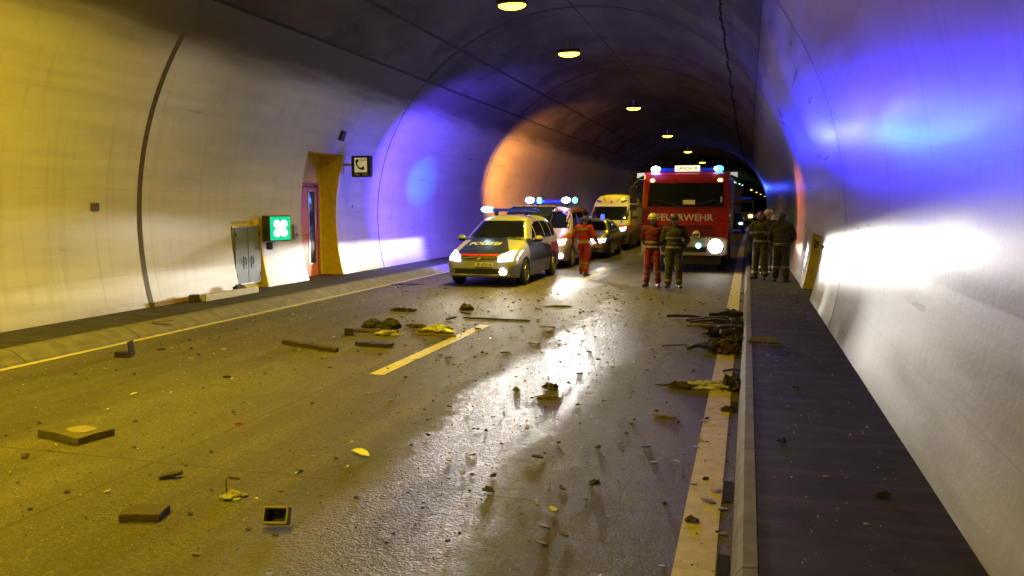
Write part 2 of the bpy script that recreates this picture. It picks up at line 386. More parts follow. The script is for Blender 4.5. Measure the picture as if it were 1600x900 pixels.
# slotted gutter inlets at the foot of the right kerb
first = None
for k, yy in enumerate([2.9, 4.25, 5.5, 7.9, 9.3, 10.7, 17.0, 18.4]):
    if first is None:
        t = thing('slot_drain', 'dark gutter slot beside the right kerb', 'drain', (-0.075, yy, 0), group='gutter slots along the right kerb')
        bxo('grate', (0, 0, 0.0045), (0.062, 0.42, 0.004), mat('slot_black', (0.006, 0.006, 0.006), 0.9), t)  # flat black strip, coloured as the shade inside the open slot
        bxo('rim', (-0.036, 0, 0.005), (0.008, 0.46, 0.006), M_KERB, t); first = t
    else:
        t = copy_tree(first); t.location = (-0.075, yy, 0)
    t['label'] = ['dark gutter slot beside the right kerb, closest to the viewer at the bottom edge', 'dark gutter slot at the kerb foot below the grey shards', 'dark gutter slot beside the two bright shards on the yellow line', 'dark gutter slot under the brown broken piece', 'dark gutter slot next to the torn white sheet', 'dark gutter slot under the front of the burnt heap', 'dark gutter slot behind the burnt heap', 'farthest dark gutter slot near the two firemen on the walkway'][k]

# ------------------------------------------------------------------ tunnel
tun = thing('tunnel', 'long vaulted road tunnel with white painted walls and sooty ceiling', 'tunnel')
NL = [(17.6, 19.35, 0.0, 3.28, 0.55), (14.78, 15.85, 0.0, 1.60, 0.16)]      # y0 y1 z0 z1 depth
NR = [(15.75, 17.9, 0.0, 1.38, 0.5)]
def wall(left, niches, ztop, label):
    ys = sorted(set(YS + [a for n in niches for a in n[:2]])); ys = [y for y in ys if not any(abs(y - b) < 0.25 and y not in n[:2] for n in niches for b in n[:2])]
    zs = sorted(set([0.0 - 0.1] + [i * 0.35 for i in range(1, 20) if i * 0.35 < ztop] + [ztop] + [n[3] for n in niches]))
    bm = BM(); g = [[bm.verts.new((wallx(z, left) + curve(y), y, z)) for z in zs] for y in ys]
    for i in range(len(ys) - 1):
        for j in range(len(zs) - 1):
            ym, zm = (ys[i] + ys[i + 1]) / 2, (zs[j] + zs[j + 1]) / 2
            if any(n[0] < ym < n[1] and zm < n[3] for n in niches): continue
            f = (g[i][j], g[i][j + 1], g[i + 1][j + 1], g[i + 1][j]); bm.faces.new(f if left else f[::-1])
    return obj('wall', bm, M_WALL, tun, smooth=True, label=label)
wall(True, NL, 5.52, 'white painted left wall with a door recess'); wall(False, NR, 5.05, 'glossy white painted right wall')
pl, pr = phi_of(5.52, True), phi_of(5.05, False); NP = 26
obj('ceiling', sheet(BM(), list(range(NP + 1)), YS, lambda i, y: (profp(pr + (pl - pr) * i / NP)[0] + curve(y), y, profp(pr + (pl - pr) * i / NP)[1])), M_CEIL, tun, smooth=True)
def niche(n, left, mback, name='niche'):
    y0, y1, z0, z1, d = n; bm = BM(); s = -1 if left else 1
    zs = [z0 + (z1 - z0) * i / 10 for i in range(11)]
    xb = (max if not left else min)([wallx(z, left) for z in zs]) + s * (d - 0.12 if left else d - .1)
    for y in (y0, y1):
        A = [bm.verts.new((wallx(z, left), y, z)) for z in zs]; B = [bm.verts.new((xb, y, z)) for z in zs]
        for i in range(10): bm.faces.new((A[i], A[i + 1], B[i + 1], B[i]))
    q = [bm.verts.new(p) for p in ((wallx(z1, left), y0, z1), (wallx(z1, left), y1, z1), (xb, y1, z1), (xb, y0, z1))]; bm.faces.new(q)
    o = obj(name, bm, M_YEL, tun)
    bk = [(xb, y0, z0), (xb, y1, z0), (xb, y1, z1), (xb, y0, z1)]; b2 = BM(); b2.faces.new([b2.verts.new(p) for p in bk]); obj('niche_back', b2, mback, o)
    # painted edge band round the opening, a few mm proud of the wall
    e = BM(); w = 0.07
    for (ya, yb) in ((y1 + .001, y1 + w),) if left else ((y1 + .001, y1 + w),):
        vs = [[e.verts.new((wallx(z, left) - s * 0.004, yy, z)) for z in zs] for yy in (ya, yb)]
        for i in range(10): e.faces.new((vs[0][i], vs[0][i + 1], vs[1][i + 1], vs[1][i]))
    obj('edge_band', e, M_YEL, o)
    return xb
xb_door = niche(NL[0], True, M_YEL); xb_cab = niche(NL[1], True, M_YEL); xb_r = niche(NR[0], False, M_WALL)
# ring joints
for k, yy in enumerate([2.3, 12.1, 21.9, 31.7, 41.5, 51.3, 61.1, 71, 81, 91, 101, 111, 121, 131, 141, 151, 161, 171, 181]):
    w = 0.06 if yy == 12.1 else 0.02
    ph0, ph1 = phi_of(0.08, False), phi_of(0.08, True); n = 60; bm = BM(); rows = []
    for i in range(n + 1):
        ph = ph0 + (ph1 - ph0) * i / n; x, z = profp(ph); ww = w * (1.0 if z < 5.2 and x < CX else (0.35 if x > CX and z < 5.05 else (5.5 if z > 5.6 else 2.0)))
        nx, nz = math.cos(ph) * -0.005, math.sin(ph) * -0.005
        rows.append([bm.verts.new((x + nx + curve(yy + s * ww), yy + s * ww, z + nz)) for s in (-1, 1)])
    for i in range(n): bm.faces.new((rows[i][0], rows[i + 1][0], rows[i + 1][1], rows[i][1]))
    obj('joint', bm, M_JOINT if yy == 12.1 else M_DARK, tun)
# lengthwise seams of the vault
for (ph, w) in ((math.pi / 2 + 0.008, 0.004), (phi_of(6.35, True), 0.008), (phi_of(5.52, True), 0.006), (phi_of(5.05, False), 0.004)):
    obj('seam', sheet(BM(), [-w, w], YS, lambda d, y, ph=ph: (lambda x, z: (x - 0.005 * math.cos(ph) + curve(y), y, z - 0.006 * math.sin(ph)))(*profp(ph + d))), M_DARK, tun)
# door in the recess
dx = xb_door + 0.03
door = bxo('door', (dx + 0.02, 18.5, 1.26), (0.05, 1.02, 2.32), mat('red_brown_door', (0.6, 0.17, 0.04), 0.4), tun, 0.008)
bxo('window_pane', (dx + 0.05, 18.72, 1.38), (0.014, 0.26, 1.85), M_GLASS, door)
fr = BM()
for (yy, zz, sy, sz) in ((18.57, 1.38, 0.03, 1.93), (18.87, 1.38, 0.03, 1.93), (18.72, 2.33, 0.30, 0.03), (18.72, 0.43, 0.30, 0.03)): box(fr, (dx + 0.054, yy, zz), (0.022, sy, sz))
obj('window_frame', fr, M_ALU, door)
h = BM(); tube(h, [(dx + 0.04, 18.42, 1.2), (dx + 0.11, 18.42, 1.2), (dx + 0.11, 18.52, 1.2)], 0.012); obj('handle', h, M_ALU, door)
f2 = BM()
for (yy, zz, sy, sz) in ((17.95, 1.28, 0.07, 2.5), (19.06, 1.28, 0.07, 2.5), (18.5, 2.50, 1.04, 0.07)): box(f2, (dx + 0.02, yy, zz), (0.09, sy, sz))
obj('door_frame', f2, mat('door_frame_red', (0.36, 0.11, 0.045), 0.45), tun)
tube_box = bxo('intercom_box', (wallx(1.35, True) + 0.04, 17.25, 1.32), (0.08, 0.16, 0.34), M_STEEL, None, 0.01)
tag(tube_box, 'small grey call box with red button on wall left of the door', 'call box')
bb = lathe(BM(), [(0.03, 0), (0.026, 0.02)], 12, 'x'); o = obj('button', bb, mat('red_plastic', (0.6, 0.03, 0.02), 0.4), tube_box); o.location = (wallx(1.35, True) + 0.082, 17.25, 1.24)
# utility cabinet in the low niche
cab = thing('utility_cabinet', 'grey steel two-door cabinet set into the low yellow-edged niche', 'cabinet', (xb_cab, 15.3, 0.22))
bxo('cabinet_case', (0.035, 0, 0.64), (0.06, 0.98, 1.28), M_STEEL, cab)
for s in (-1, 1):
    d_ = bxo('cabinet_door', (0.082, s * 0.235, 0.64), (0.03, 0.45, 1.22), mat('cabinet_grey', (0.14, 0.16, 0.22), 0.5, 0.0), cab, 0.006)
    b_ = BM(); box(b_, (0.104, s * 0.14, 0.48), (0.012, 0.09, 0.28)); tube(b_, [(0.11, s * 0.14, 0.42), (0.14, s * 0.14, 0.44), (0.14, s * 0.14, 0.56), (0.11, s * 0.14, 0.58)], 0.011); obj('handle', b_, M_BLACK, d_)
    for hz in (0.2, 1.1): bxo('hinge', (0.104, s * 0.43, hz), (0.02, 0.03, 0.09), M_BLACK, d_)
# green lit escape sign box
es = thing('escape_sign', 'green lit escape sign box jutting from the left wall', 'sign', (wallx(1.44, True) + 0.26, 16.12, 1.43), R(-20))
bxo('sign_case', (0, 0, 0), (0.26, 0.60, 0.58), mat('sign_case_dark', (0.05, 0.05, 0.045), 0.5), es, 0.012)
bxo('bracket', (-0.17, 0, -0.1), (0.16, 0.2, 0.3), M_BLACK, es)
bxo('lower_bracket', (-0.04, -0.18, -0.40), (0.1, 0.1, 0.16), M_BLACK, es)
bxo('lit_face', (0.136, 0, 0), (0.012, 0.55, 0.53), mat('sign_green', (0.0, 0.35, 0.18), 0.4, emit=(0.0, 0.62, 0.30), es=1.0), es)
pic = BM()
for (a, b_) in ((-1, 1), (1, 1), (-1, -1), (1, -1)): pic = lathe(pic, [(0.088, 0.144), (0.088, 0.147)], 14, 'x', (0, a * 0.095, b_ * 0.10))
box(pic, (0.145, 0, 0), (0.003, 0.12, 0.2))
obj('pictogram', pic, mat('sign_white', (0.9, 0.95, 0.9), 0.4, emit=(0.85, 1, 0.95), es=5.0), es)
# yellow painted patch behind the escape sign
pb = BM(); zs_ = [1.08 + i * 0.08 for i in range(8)]
sheet(pb, zs_, [15.6, 15.75, 15.99], lambda z, y: (wallx(z, True) + 0.006, y, z)); obj('wall_patch', pb, M_YEL, tun)
# telephone sign
ps = thing('telephone_sign', 'square black sign with a telephone handset hung beside the door', 'sign', (-9.88, 19.5, 2.98))
bxo('sign_case', (0, 0, 0), (0.56, 0.16, 0.56), M_BLACK, ps, 0.03)
bxo('lit_face', (0, -0.084, 0.035), (0.36, 0.012, 0.38), mat('phone_panel', (0.75, 0.72, 0.5), 0.5, emit=(1.0, 0.85, 0.45), es=0.28), ps)
hb = BM(); tube(hb, [(-0.115, -0.095, 0.15), (-0.11, -0.095, 0.04), (-0.05, -0.095, -0.04), (0.06, -0.095, -0.075)], [0.03, 0.019, 0.019, 0.03], 10); box(hb, (-0.09, -0.095, 0.15), (0.08, 0.02, 0.065), (0, -0.25, 0)); box(hb, (0.075, -0.095, -0.05), (0.065, 0.02, 0.08), (0, -0.25, 0))
obj('handset_symbol', hb, M_BLACK, ps)
tb = text_bm('SOS', 0.1, 0.002, 0.001); bmesh.ops.transform(tb, matrix=Matrix.Translation((0.08, -0.093, 0.165)) @ Euler((R(90), 0, 0)).to_matrix().to_4x4(), verts=tb.verts); obj('lettering', tb, mat('orange_letter', (0.8, 0.25, 0.05), 0.5), ps)
for sx_ in (-0.12, 0.12):
    tb = text_bm('150m', 0.072, 0.002); bmesh.ops.transform(tb, matrix=Matrix.Translation((sx_, -0.082, -0.215)) @ Euler((R(90), 0, 0)).to_matrix().to_4x4(), verts=tb.verts); obj('distance_lettering', tb, mat('pale_letter', (0.7, 0.7, 0.5), 0.5), ps)
ab = BM(); tube(ab, [(-0.27, 0, 0.05), (-0.62, 0, 0.05)], 0.035); tube(ab, [(-0.55, 0, 0.12), (-0.55, 0, -0.2)], 0.02); obj('bracket', ab, mat('bracket_yellow', (0.45, 0.33, 0.03), 0.5), ps)
# small fittings on the left wall
def fitting(name, y, z, s, m, label, cat, left=True, dx=0.02):
    x = wallx(z, left) + (dx if left else -dx); ph = phi_of(z, left); tilt = (math.pi - ph) if left else -ph
    o = obj(name, box(BM(), (0, 0, 0), s), m, None, bevel=0.004); o.location = (x, y, z); o.rotation_euler = (0, -tilt if not left else tilt, 0); tag(o, label, cat); return o
fitting('wall_plate', 11.05, 1.93, (0.03, 0.17, 0.13), mat('plate_grey', (0.09, 0.08, 0.06), 0.6), 'small dark grey square plate alone on the nearest left wall', 'plate')
fitting('sensor_box', 18.95, 3.75, (0.12, 0.18, 0.26), mat('sensor_dark', (0.06, 0.05, 0.05), 0.6), 'small dark tilted sensor box on wall above the telephone sign', 'sensor')
fitting('wall_clip', 20.3, 1.92, (0.04, 0.07, 0.09), M_STEEL, 'tiny grey clip on left wall between telephone sign and police car', 'clip')
hp = BM(); poly_prism(hp, [(-0.03, -0.17), (-0.03, 0.17), (0.03, 0.17), (0.03, -0.17)], 'z', 0, 0.03)
o = obj('hydrant_plate', hp, mat('hydrant_grey', (0.11, 0.12, 0.14), 0.5), None); o.location = (wallx(1.3, False) - 0.03, 15.3, 1.2); o.rotation_euler = (0, R(90), 0); tag(o, 'small dark grey upright plate beside the yellow right-wall niche', 'plate')
# black flame-like mark painted on the yellow reveal
mk = BM()
for k in range(7): box(mk, (wallx(1.2, False) + 0.09 + 0.028 * (k % 3 - 1), 17.892, 1.13 + 0.045 * (k // 2 - 1)), (0.03, 0.004, 0.05), (0, 0.5 * (k % 2), 0))
obj('niche_symbol', mk, M_BLACK, tun)
# cable sagging along the right of the vault
cb = BM(); path = []; yy = 3.0
while yy < 120:
    path.append((-0.60 + 0.02 * math.sin(yy * 2.2) + curve(yy), yy, 5.62 + 0.05 * math.sin(yy * 1.7) - 0.05 * abs(math.sin(yy * 0.52)))); yy += 0.4
tube(cb, path, 0.014, 6); cab2 = obj('ceiling_cable', cb, M_BLACK, None, smooth=True); cab2.data.materials[0] = mat('cable_matte', (.012, .011, .012), .9, spec=.1); tag(cab2, 'thin black cable running along the right of the vault', 'cable')
sp = BM(); hel = []
for i in range(len(path) * 2 - 2):
    p = Vector(path[i // 2]); a = i * 1.9; hel.append((p.x + 0.035 * math.cos(a), p.y + (i % 2) * 0.2, p.z + 0.035 * math.sin(a)))
tube(sp, hel, 0.008, 5); obj('wire_wrap', sp, MATS['cable_matte'], cab2)

# ------------------------------------------------------------------ tunnel lamps
M_LENS = mat('sodium_lens', (0.9, 0.8, 0.4), 0.3, emit=(1.0, 0.78, 0.05), es=8.0)
M_LENSW = mat('pale_lens', (0.8, 0.9, 0.8), 0.3, emit=(0.45, 0.95, 0.85), es=7.0)
ord_ = ['first', 'second', 'third', 'fourth', 'fifth', 'sixth', 'seventh', 'eighth', 'ninth', 'tenth']
LY = [17.2, 23.0, 36.5, 51.5, 67.0, 84.0, 138, 147, 157, 168, 180, 235, 280, 330, 400, 480]
proto = None
def make_lamp(lens):
    t = thing('tunnel_lamp', '', 'lamp')
    h = lathe(BM(), [(0.10, 0.11), (0.21, 0.09), (0.26, 0.02), (0.265, 0.0)], 20); h2 = BM(); box(h2, (0, 0, 0.05), (0.62, 0.4, 0.10)); 
    obj('housing', h2, mat('lamp_housing', (0.05, 0.045, 0.035), 0.5), t, bevel=0.03)
    h.free()
    l = BM(); ellipsoid(l, (0, 0, 0.0), (0.31, 0.20, 0.10), 3); bmesh.ops.delete(l, geom=[v for v in l.verts if v.co.z > 0.02], context='VERTS'); obj('lens', l, lens, t, smooth=True)
    bxo('bracket', (0, 0, 0.22), (0.07, 0.3, 0.26), M_STEEL, t)
    return t
pa = make_lamp(M_LENS); pb_ = make_lamp(M_LENSW)
ua = ub = False
for i, yy in enumerate(LY):
    teal = 6 <= i <= 10
    src = pb_ if teal else pa
    if teal: t = src if not ub else copy_tree(src); ub = True
    else: t = src if not ua else copy_tree(src); ua = True
    t.location = (-5.05 + curve(yy), yy, 6.28 if i < 6 else 6.28)
    t['group'] = 'lamps along the vault of the tunnel'
    if i < 6: t['label'] = ['yellow ceiling lamp cut by the top edge, nearest the viewer', 'yellow ceiling lamp second from the viewer, above the dark stain', 'third yellow ceiling lamp from the viewer', 'fourth yellow ceiling lamp, above the ambulance', 'fifth yellow ceiling lamp, just above the fire engine roof', 'sixth yellow ceiling lamp, half hidden by the fire engine roof'][i]
    elif i < 11: t['label'] = ord_[i - 6] + ' blue-green far lamp in the row beside the fire engine cab'
    else: t['label'] = ('small far yellow lamp, %s after the blue-green row' % ord_[i - 11]) if i < 21 else 'tiny yellow lamp at the far end of the lamp row'
    if i < 11:
        lamp('lamp_light', 'AREA', (-5.05 + curve(yy), yy, 6.16), E_LAMP * (1.5 if i == 0 else 0.8 if i == 1 else 0.5 if i < 6 else 1.2) * (1.0 if not teal else 0.6), SODIUM if not teal else (0.5, 0.9, 0.7), None, 0.45, (-5.05 + curve(yy), yy, 0), size_y=0.28, spread=R(125))
# lamps of the same row behind and above the viewer
for yy in (7.5, 1.0, -7.0):
    t = copy_tree(pa); t.location = (-5.05, yy, 6.28); t['label'] = 'yellow ceiling lamp out of the picture, %s' % {7.5: 'just above the viewer', 1.0: 'right over the viewer', -7.0: 'behind the viewer'}[yy]; t['group'] = 'lamps along the vault of the tunnel'
    lamp('lamp_light', 'AREA', (-5.05, yy, 6.16), E_LAMP * {7.5: 2.3, 1.0: 3.1, -7.0: 1.4}[yy], SODIUM, None, 0.45, (-7.2, yy, 0.5), size_y=0.28, spread=R(150))
#VEHICLES
# ------------------------------------------------------------------ vehicles
M_TYRE = mat('tyre', (0.022, 0.022, 0.022), 0.8, bump=0.2)
M_RIM = mat('wheel_rim', (0.32, 0.32, 0.32), 0.35, 0.8)
M_GRILL = mat('grille_black', (0.012, 0.012, 0.012), 0.4)
M_HL = mat('headlight_lit', (1, 1, 1), 0.2, emit=(1.0, 0.96, 0.85), es=28.0)
M_HLOFF = mat('headlight_off', (0.35, 0.36, 0.38), 0.1, 0.5, coat=1)
M_BLUE = mat('blue_beacon_lit', (0.02, 0.1, 0.9), 0.2, emit=(0.03, 0.30, 1.0), es=12.0)
M_CYAN = mat('cyan_beacon_lit', (0.1, 0.5, 0.9), 0.2, emit=(0.10, 0.85, 1.0), es=7.0)
M_BLUEOFF = mat('blue_lens', (0.01, 0.03, 0.30), 0.15, coat=1, emit=(0.01, 0.03, 0.5), es=0.35)
M_HOT = mat('beacon_core', (0.8, 0.9, 1), 0.2, emit=(0.65, 0.92, 1.0), es=26.0)
M_AMBER = mat('amber_lamp', (0.9, 0.5, 0.1), 0.3, emit=(1.0, 0.62, 0.16), es=7.0)
M_PLATE = mat('number_plate', (0.72, 0.72, 0.70), 0.4)
M_RED = mat('red_lamp', (0.4, 0.01, 0.01), 0.2, coat=1)
def car_body(tab, arches, m, parent, name='body'):
    """tab rows: y, zb, wb, zm, wm, zbelt, wbelt, zr, wr, zt"""
    bm = BM(); rings = []
    for (y, zb, wb, zm, wm, zq, wq, zr, wr, zt) in tab:
        half = [(0, zb), (wb, zb), (wm, zm), (wq, zq), (wr, zr), (wr * 0.6, zt - 0.012), (0, zt)]
        ring = [bm.verts.new((x, y, z)) for x, z in half] + [bm.verts.new((-x, y, z)) for x, z in half[-2:0:-1]]
        rings.append(ring)
    n = len(rings[0])
    for i in range(len(rings) - 1):
        for k in range(n): bm.faces.new((rings[i][k], rings[i][(k + 1) % n], rings[i + 1][(k + 1) % n], rings[i + 1][k]))
    for r_ in (rings[0], rings[-1]):
        # caps: quads between mirrored points
        for k in range(1, 5): bm.faces.new((r_[k], r_[k + 1], r_[n - k - 1], r_[n - k]))
        bm.faces.new((r_[0], r_[1], r_[n - 1])); bm.faces.new((r_[5], r_[6], r_[7]))
    bmesh.ops.recalc_face_normals(bm, faces=bm.faces)
    me = bpy.data.meshes.new('tmp'); bm.to_mesh(me); bm.free(); me.materials.append(m); me.materials.append(M_BLACK)
    o = bpy.data.objects.new('tmp', me); COL.objects.link(o)
    cr = me.attributes.new('crease_edge', 'FLOAT', 'EDGE')
    for e in me.edges:
        a, b = me.vertices[e.vertices[0]].co, me.vertices[e.vertices[1]].co
        low = max(a.z, b.z) < 0.36
        cr.data[e.index].value = 0.75 if low else (0.35 if a.y == b.y and (a.y == tab[0][0] or a.y == tab[-1][0]) else 0.0)
    o.modifiers.new('s', 'SUBSURF').levels = 3; o.modifiers['s'].render_levels = 3
    cut = BM()
    for (yy, zz, rr) in arches:
        for s in (-1, 1): lathe(cut, [(rr, s * 0.62), (rr, s * 1.3)] if s > 0 else [(rr, -1.3), (rr, -0.62)], 28, 'x', (0, yy, zz))
    for f in cut.faces: f.material_index = 1
    bmesh.ops.recalc_face_normals(cut, faces=cut.faces)
    cm = bpy.data.meshes.new('cut'); cut.to_mesh(cm); cut.free(); cm.materials.append(m); cm.materials.append(M_BLACK); cobj = bpy.data.objects.new('cut', cm); COL.objects.link(cobj)
    b = o.modifiers.new('b', 'BOOLEAN'); b.operation = 'DIFFERENCE'; b.object = cobj; b.solver = 'EXACT'
    me2 = evaluated_mesh(o); me2.name = name
    me2.materials.clear(); me2.materials.append(m); me2.materials.append(M_BLACK)
    bpy.data.objects.remove(o); bpy.data.objects.remove(cobj)
    r = bpy.data.objects.new(name, me2); COL.objects.link(r); r.parent = parent
    for p in me2.polygons: p.use_smooth = True
    me2.set_sharp_from_angle(angle=R(40))
    bb = BM(); bb.from_mesh(me2); bvh = BVHTree.FromBMesh(bb); bb.free()
    return r, bvh
def wheels(parent, ys, hw, r, w=0.21):
    for yy in ys:
        for s in (-1, 1):
            b = lathe(BM(), [(r * 0.62, -w / 2 + 0.01), (r * 0.93, -w / 2), (r, -w / 2 + 0.03), (r, w / 2 - 0.03), (r * 0.93, w / 2), (r * 0.62, w / 2 - 0.01)], 32, 'x')
            t = obj('wheel', b, M_TYRE, parent, smooth=True); t.location = (s * (hw - w / 2 - 0.005), yy, r)
            c = lathe(BM(), [(r * 0.64, s * (w / 2 - 0.03)), (r * 0.62, s * (w / 2 + 0.002)), (r * 0.56, s * (w / 2 + 0.002)), (r * 0.54, s * (w / 2 - 0.03))], 32, 'x')
            for k in range(5):
                a = k * math.tau / 5; box(c, (s * (w / 2 - 0.012), math.cos(a) * r * 0.33, math.sin(a) * r * 0.33), (0.02, r * 0.5, r * 0.15), (a, 0, 0))
            lathe(c, [(r * 0.13, s * (w / 2 - 0.03)), (r * 0.12, s * (w / 2 + 0.01))], 14, 'x')
            obj('rim', c, M_RIM, t)
def mirror(parent, x, y, z, mcap, s):
    a = BM(); ellipsoid(a, (x + s * 0.12, y, z), (0.13, 0.075, 0.085), 2); o = obj('wing_mirror', a, mcap, parent, smooth=True)
    b = BM(); tube(b, [(x - s * 0.04, y + 0.03, z - 0.07), (x + s * 0.06, y, z - 0.04)], 0.025); obj('mirror_arm', b, M_BLACK, o)
def slats(parent, bvh, x0, x1, zs, name='grille_bar', m=None):
    for z in zs: panel(name, bvh, [(x0, z), (x1, z), (x1, z + 0.016), (x0, z + 0.016)], 'front', m or M_CHROME, parent, 0.016, 0.1)
def writing(name, txt, size, c, bvh, d, m, parent, off=0.006, xs=1.0, bold=0.003, shear=0.0, depth=None, flip=False, ys=1.0):
    b = text_bm(txt, size, 0.0, bold, xs, shear)
    for v in b.verts:
        if flip: v.co.x = -v.co.x
        v.co.x += c[0]; v.co.y = v.co.y * ys + c[1]; v.co.z = 0
    bmesh.ops.triangulate(b, faces=b.faces[:])
    if bvh is not None: project(b, bvh, d, off)
    else:
        for v in b.verts: v.co = Vector((v.co.x, depth, v.co.y))
    return obj(name, b, m, parent)
def beam(parent, loc, energy, tilt=0.0, pan=0.0, color=(1.0, 0.95, 0.86), wide=1.5, cut=0.0, down=28.0, el0=0.0):
    """low-beam headlamp: the lamp's own light pattern with a horizontal cut-off"""
    l = bpy.data.lights.new('headlamp_beam', 'SPOT'); l.energy = energy; l.color = color; l.spot_size = R(150); l.spot_blend = 0.35; l.shadow_soft_size = 0.07
    o = bpy.data.objects.new('headlamp_beam', l); COL.objects.link(o); o.parent = parent; o.location = loc
    o.rotation_euler = (R(90) , 0, R(180) + pan)      # looks along -Y
    l.use_nodes = True; nt = l.node_tree; em = nt.nodes['Emission']
    tc = nt.nodes.new('ShaderNodeTexCoord'); sp = nt.nodes.new('ShaderNodeSeparateXYZ'); nt.links.new(tc.outputs['Normal'], sp.inputs[0])
    def M(op, a, b=None, cl=False):
        n = nt.nodes.new('ShaderNodeMath'); n.operation = op; n.use_clamp = cl
        for i, v in enumerate((a, b)):
            if v is None: continue
            if isinstance(v, (int, float)): n.inputs[i].default_value = v
            else: nt.links.new(v, n.inputs[i])
        return n.outputs[0]
    el = M('SUBTRACT', sp.outputs[1], math.sin(tilt))                                   # sine of the elevation
    a = M('DIVIDE', M('SUBTRACT', 0.012 + cut, el), 0.03, True)                               # cut-off above
    ec = M('SUBTRACT', el, el0); g = M('POWER', 2.718, M('MULTIPLY', M('MULTIPLY', ec, ec), -down))                  # falls off downwards
    az = M('POWER', M('ABSOLUTE', sp.outputs[2]), wide)
    s = M('ADD', M('MULTIPLY', M('MULTIPLY', a, g), az), 0.002)
    nt.links.new(s, em.inputs['Strength'])
    return o

# ---- police people carrier
NAVY, REDL, SILV = (0.012, 0.018, 0.06), (0.42, 0.02, 0.02), (0.36, 0.37, 0.42)
pv = thing('police_car', 'silver police people carrier with dark bonnet lettered POLIZEI and raised tailgate', 'police car', (-6.22, 18.35, -0.036))
ml = livery('police_paint', SILV, [(NAVY, [(1, 0, 0, 0.62), (-1, -0.35, 0, 0.78), (0, -1, 0, 1.42), (0, 1, 0, -0.06), (0, 0, 1, -0.80)]),
    (REDL, [(1, 0, 0, 0.62), (-1, 0, 0, 0.50), (0, -1, 0, 0.5), (0, 0, 1, -0.765), (0, 0, -1, 0.815)]),
    (NAVY, [(0, 1, 0, -1.25), (0, 0, 1, -0.55), (0, -1, 0, 3.6), (0, -0.12, -1, 1.32)]),
    (REDL, [(0, 1, 0, -3.6), (0, 0, 1, -0.55), (0, -1, 0, 4.5), (0, 0, -1, 0.95)])], 0.4, coat=.12)
T = [(0.0, .30, .60, .50, .74, .64, .72, .74, .58, .77), (0.12, .24, .80, .50, .88, .68, .86, .80, .70, .84), (0.5, .21, .87, .55, .94, .82, .91, .93, .76, .97),
     (1.1, .2, .9, .6, .95, .96, .92, 1.05, .80, 1.09), (1.35, .2, .9, .6, .95, 1.0, .93, 1.13, .82, 1.16), (1.5, .2, .9, .6, .95, 1.02, .93, 1.2, .81, 1.25),
     (2.15, .2, .9, .6, .95, 1.03, .93, 1.60, .70, 1.68), (2.4, .2, .9, .6, .95, 1.03, .93, 1.65, .69, 1.72), (3.3, .2, .9, .6, .95, 1.04, .93, 1.67, .68, 1.745), (4.3, .22, .9, .6, .95, 1.04, .92, 1.64, .66, 1.71),
     (4.55, .24, .9, .6, .94, 1.04, .90, 1.58, .64, 1.66), (4.75, .28, .86, .6, .92, 1.02, .86, 1.2, .72, 1.25), (4.85, .3, .8, .6, .88, .95, .82, 1.05, .7, 1.08)]
body, bv = car_body(T, [(0.93, .34, .385), (3.85, .34, .385)], ml, pv)
panel('windscreen', bv, [(-.76, 1.17), (.76, 1.17), (.58, 1.585), (-.58, 1.585)], 'front', M_GLASS, pv, .012, step=.05)
for s, d in ((1, 'right'), (-1, 'left')):
    panel('side_window', bv, [(1.72, 1.13), (2.12, 1.13), (2.12, 1.43)], d, M_GLASS, pv)
    panel('side_window', bv, [(2.2, 1.12), (3.05, 1.12), (3.05, 1.57), (2.5, 1.55), (2.2, 1.47)], d, M_GLASS, pv)
    panel('side_window', bv, [(3.12, 1.12), (3.85, 1.13), (3.85, 1.56), (3.12, 1.57)], d, M_GLASS, pv)
    panel('side_window', bv, [(3.92, 1.13), (4.5, 1.17), (4.35, 1.50), (3.92, 1.555)], d, M_GLASS, pv)
    mirror(pv, s * 0.93, 1.72, 1.13, ml, s)
    for yy in (2.12, 3.08, 3.92): panel('door_gap', bv, [(yy, .42), (yy + .012, .42), (yy + .012, 1.1), (yy, 1.1)], d, M_BLACK, pv, 0.002)
    for yy in (2.85, 3.72): panel('door_handle', bv, [(yy, .93), (yy + .2, .93), (yy + .2, .96), (yy, .96)], d, M_CHROME, pv, 0.02)
panel('windscreen_papers', bv, [(.12, 1.38), (.40, 1.38), (.40, 1.46), (.12, 1.46)], 'front', mat('paper', (.6, .6, .6), .6), pv, 0.007)
panel('grille', bv, [(-.46, .69), (.46, .69), (.50, .775), (-.50, .775)], 'front', M_GRILL, pv, 0.006)
slats(pv, bv, -.44, .44, (.715, .75))
panel('badge', bv, ell(0, .735, .06, .06), 'front', M_CHROME, pv, 0.02)
panel('air_intake', bv, [(-.66, .33), (.60, .33), (.68, .46), (-.70, .46)], 'front', M_GRILL, pv, 0.006)
panel('bumper_trim', bv, [(-.78, .30), (.76, .30), (.76, .325), (-.78, .325)], 'front', M_CHROME, pv, 0.012)
pl = panel('number_plate', bv, [(-.10, .515), (.36, .515), (.36, .615), (-.10, .615)], 'front', M_PLATE, pv, 0.016, thick=0.006)
writing('plate_lettering', 'BP 47371B', .085, (.135, .562), bv, 'front', M_BLACK, pl, 0.026, 1.0, 0.001)
writing('bonnet_lettering', 'POLIZEI', .19, (-.10, .80), bv, 'top', mat('reflective_letter', (.8, .8, .8), .3), pv, 0.008, 1.25, 0.004, ys=1.9)
for s in (-1, 1):
    q = [(s * .48, .64), (s * .88, .67), (s * .89, .87), (s * .72, .88), (s * .50, .78)]
    panel('headlight', bv, q, 'front', M_HL, pv, 0.014)
panel('fog_light', bv, ell(.60, .39, .085, .08), 'front', M_HL, pv, 0.02)
panel('fog_light', bv, ell(-.66, .40, .05, .05), 'front', M_HLOFF, pv, 0.015)
wheels(pv, (0.93, 3.85), .955, .33)
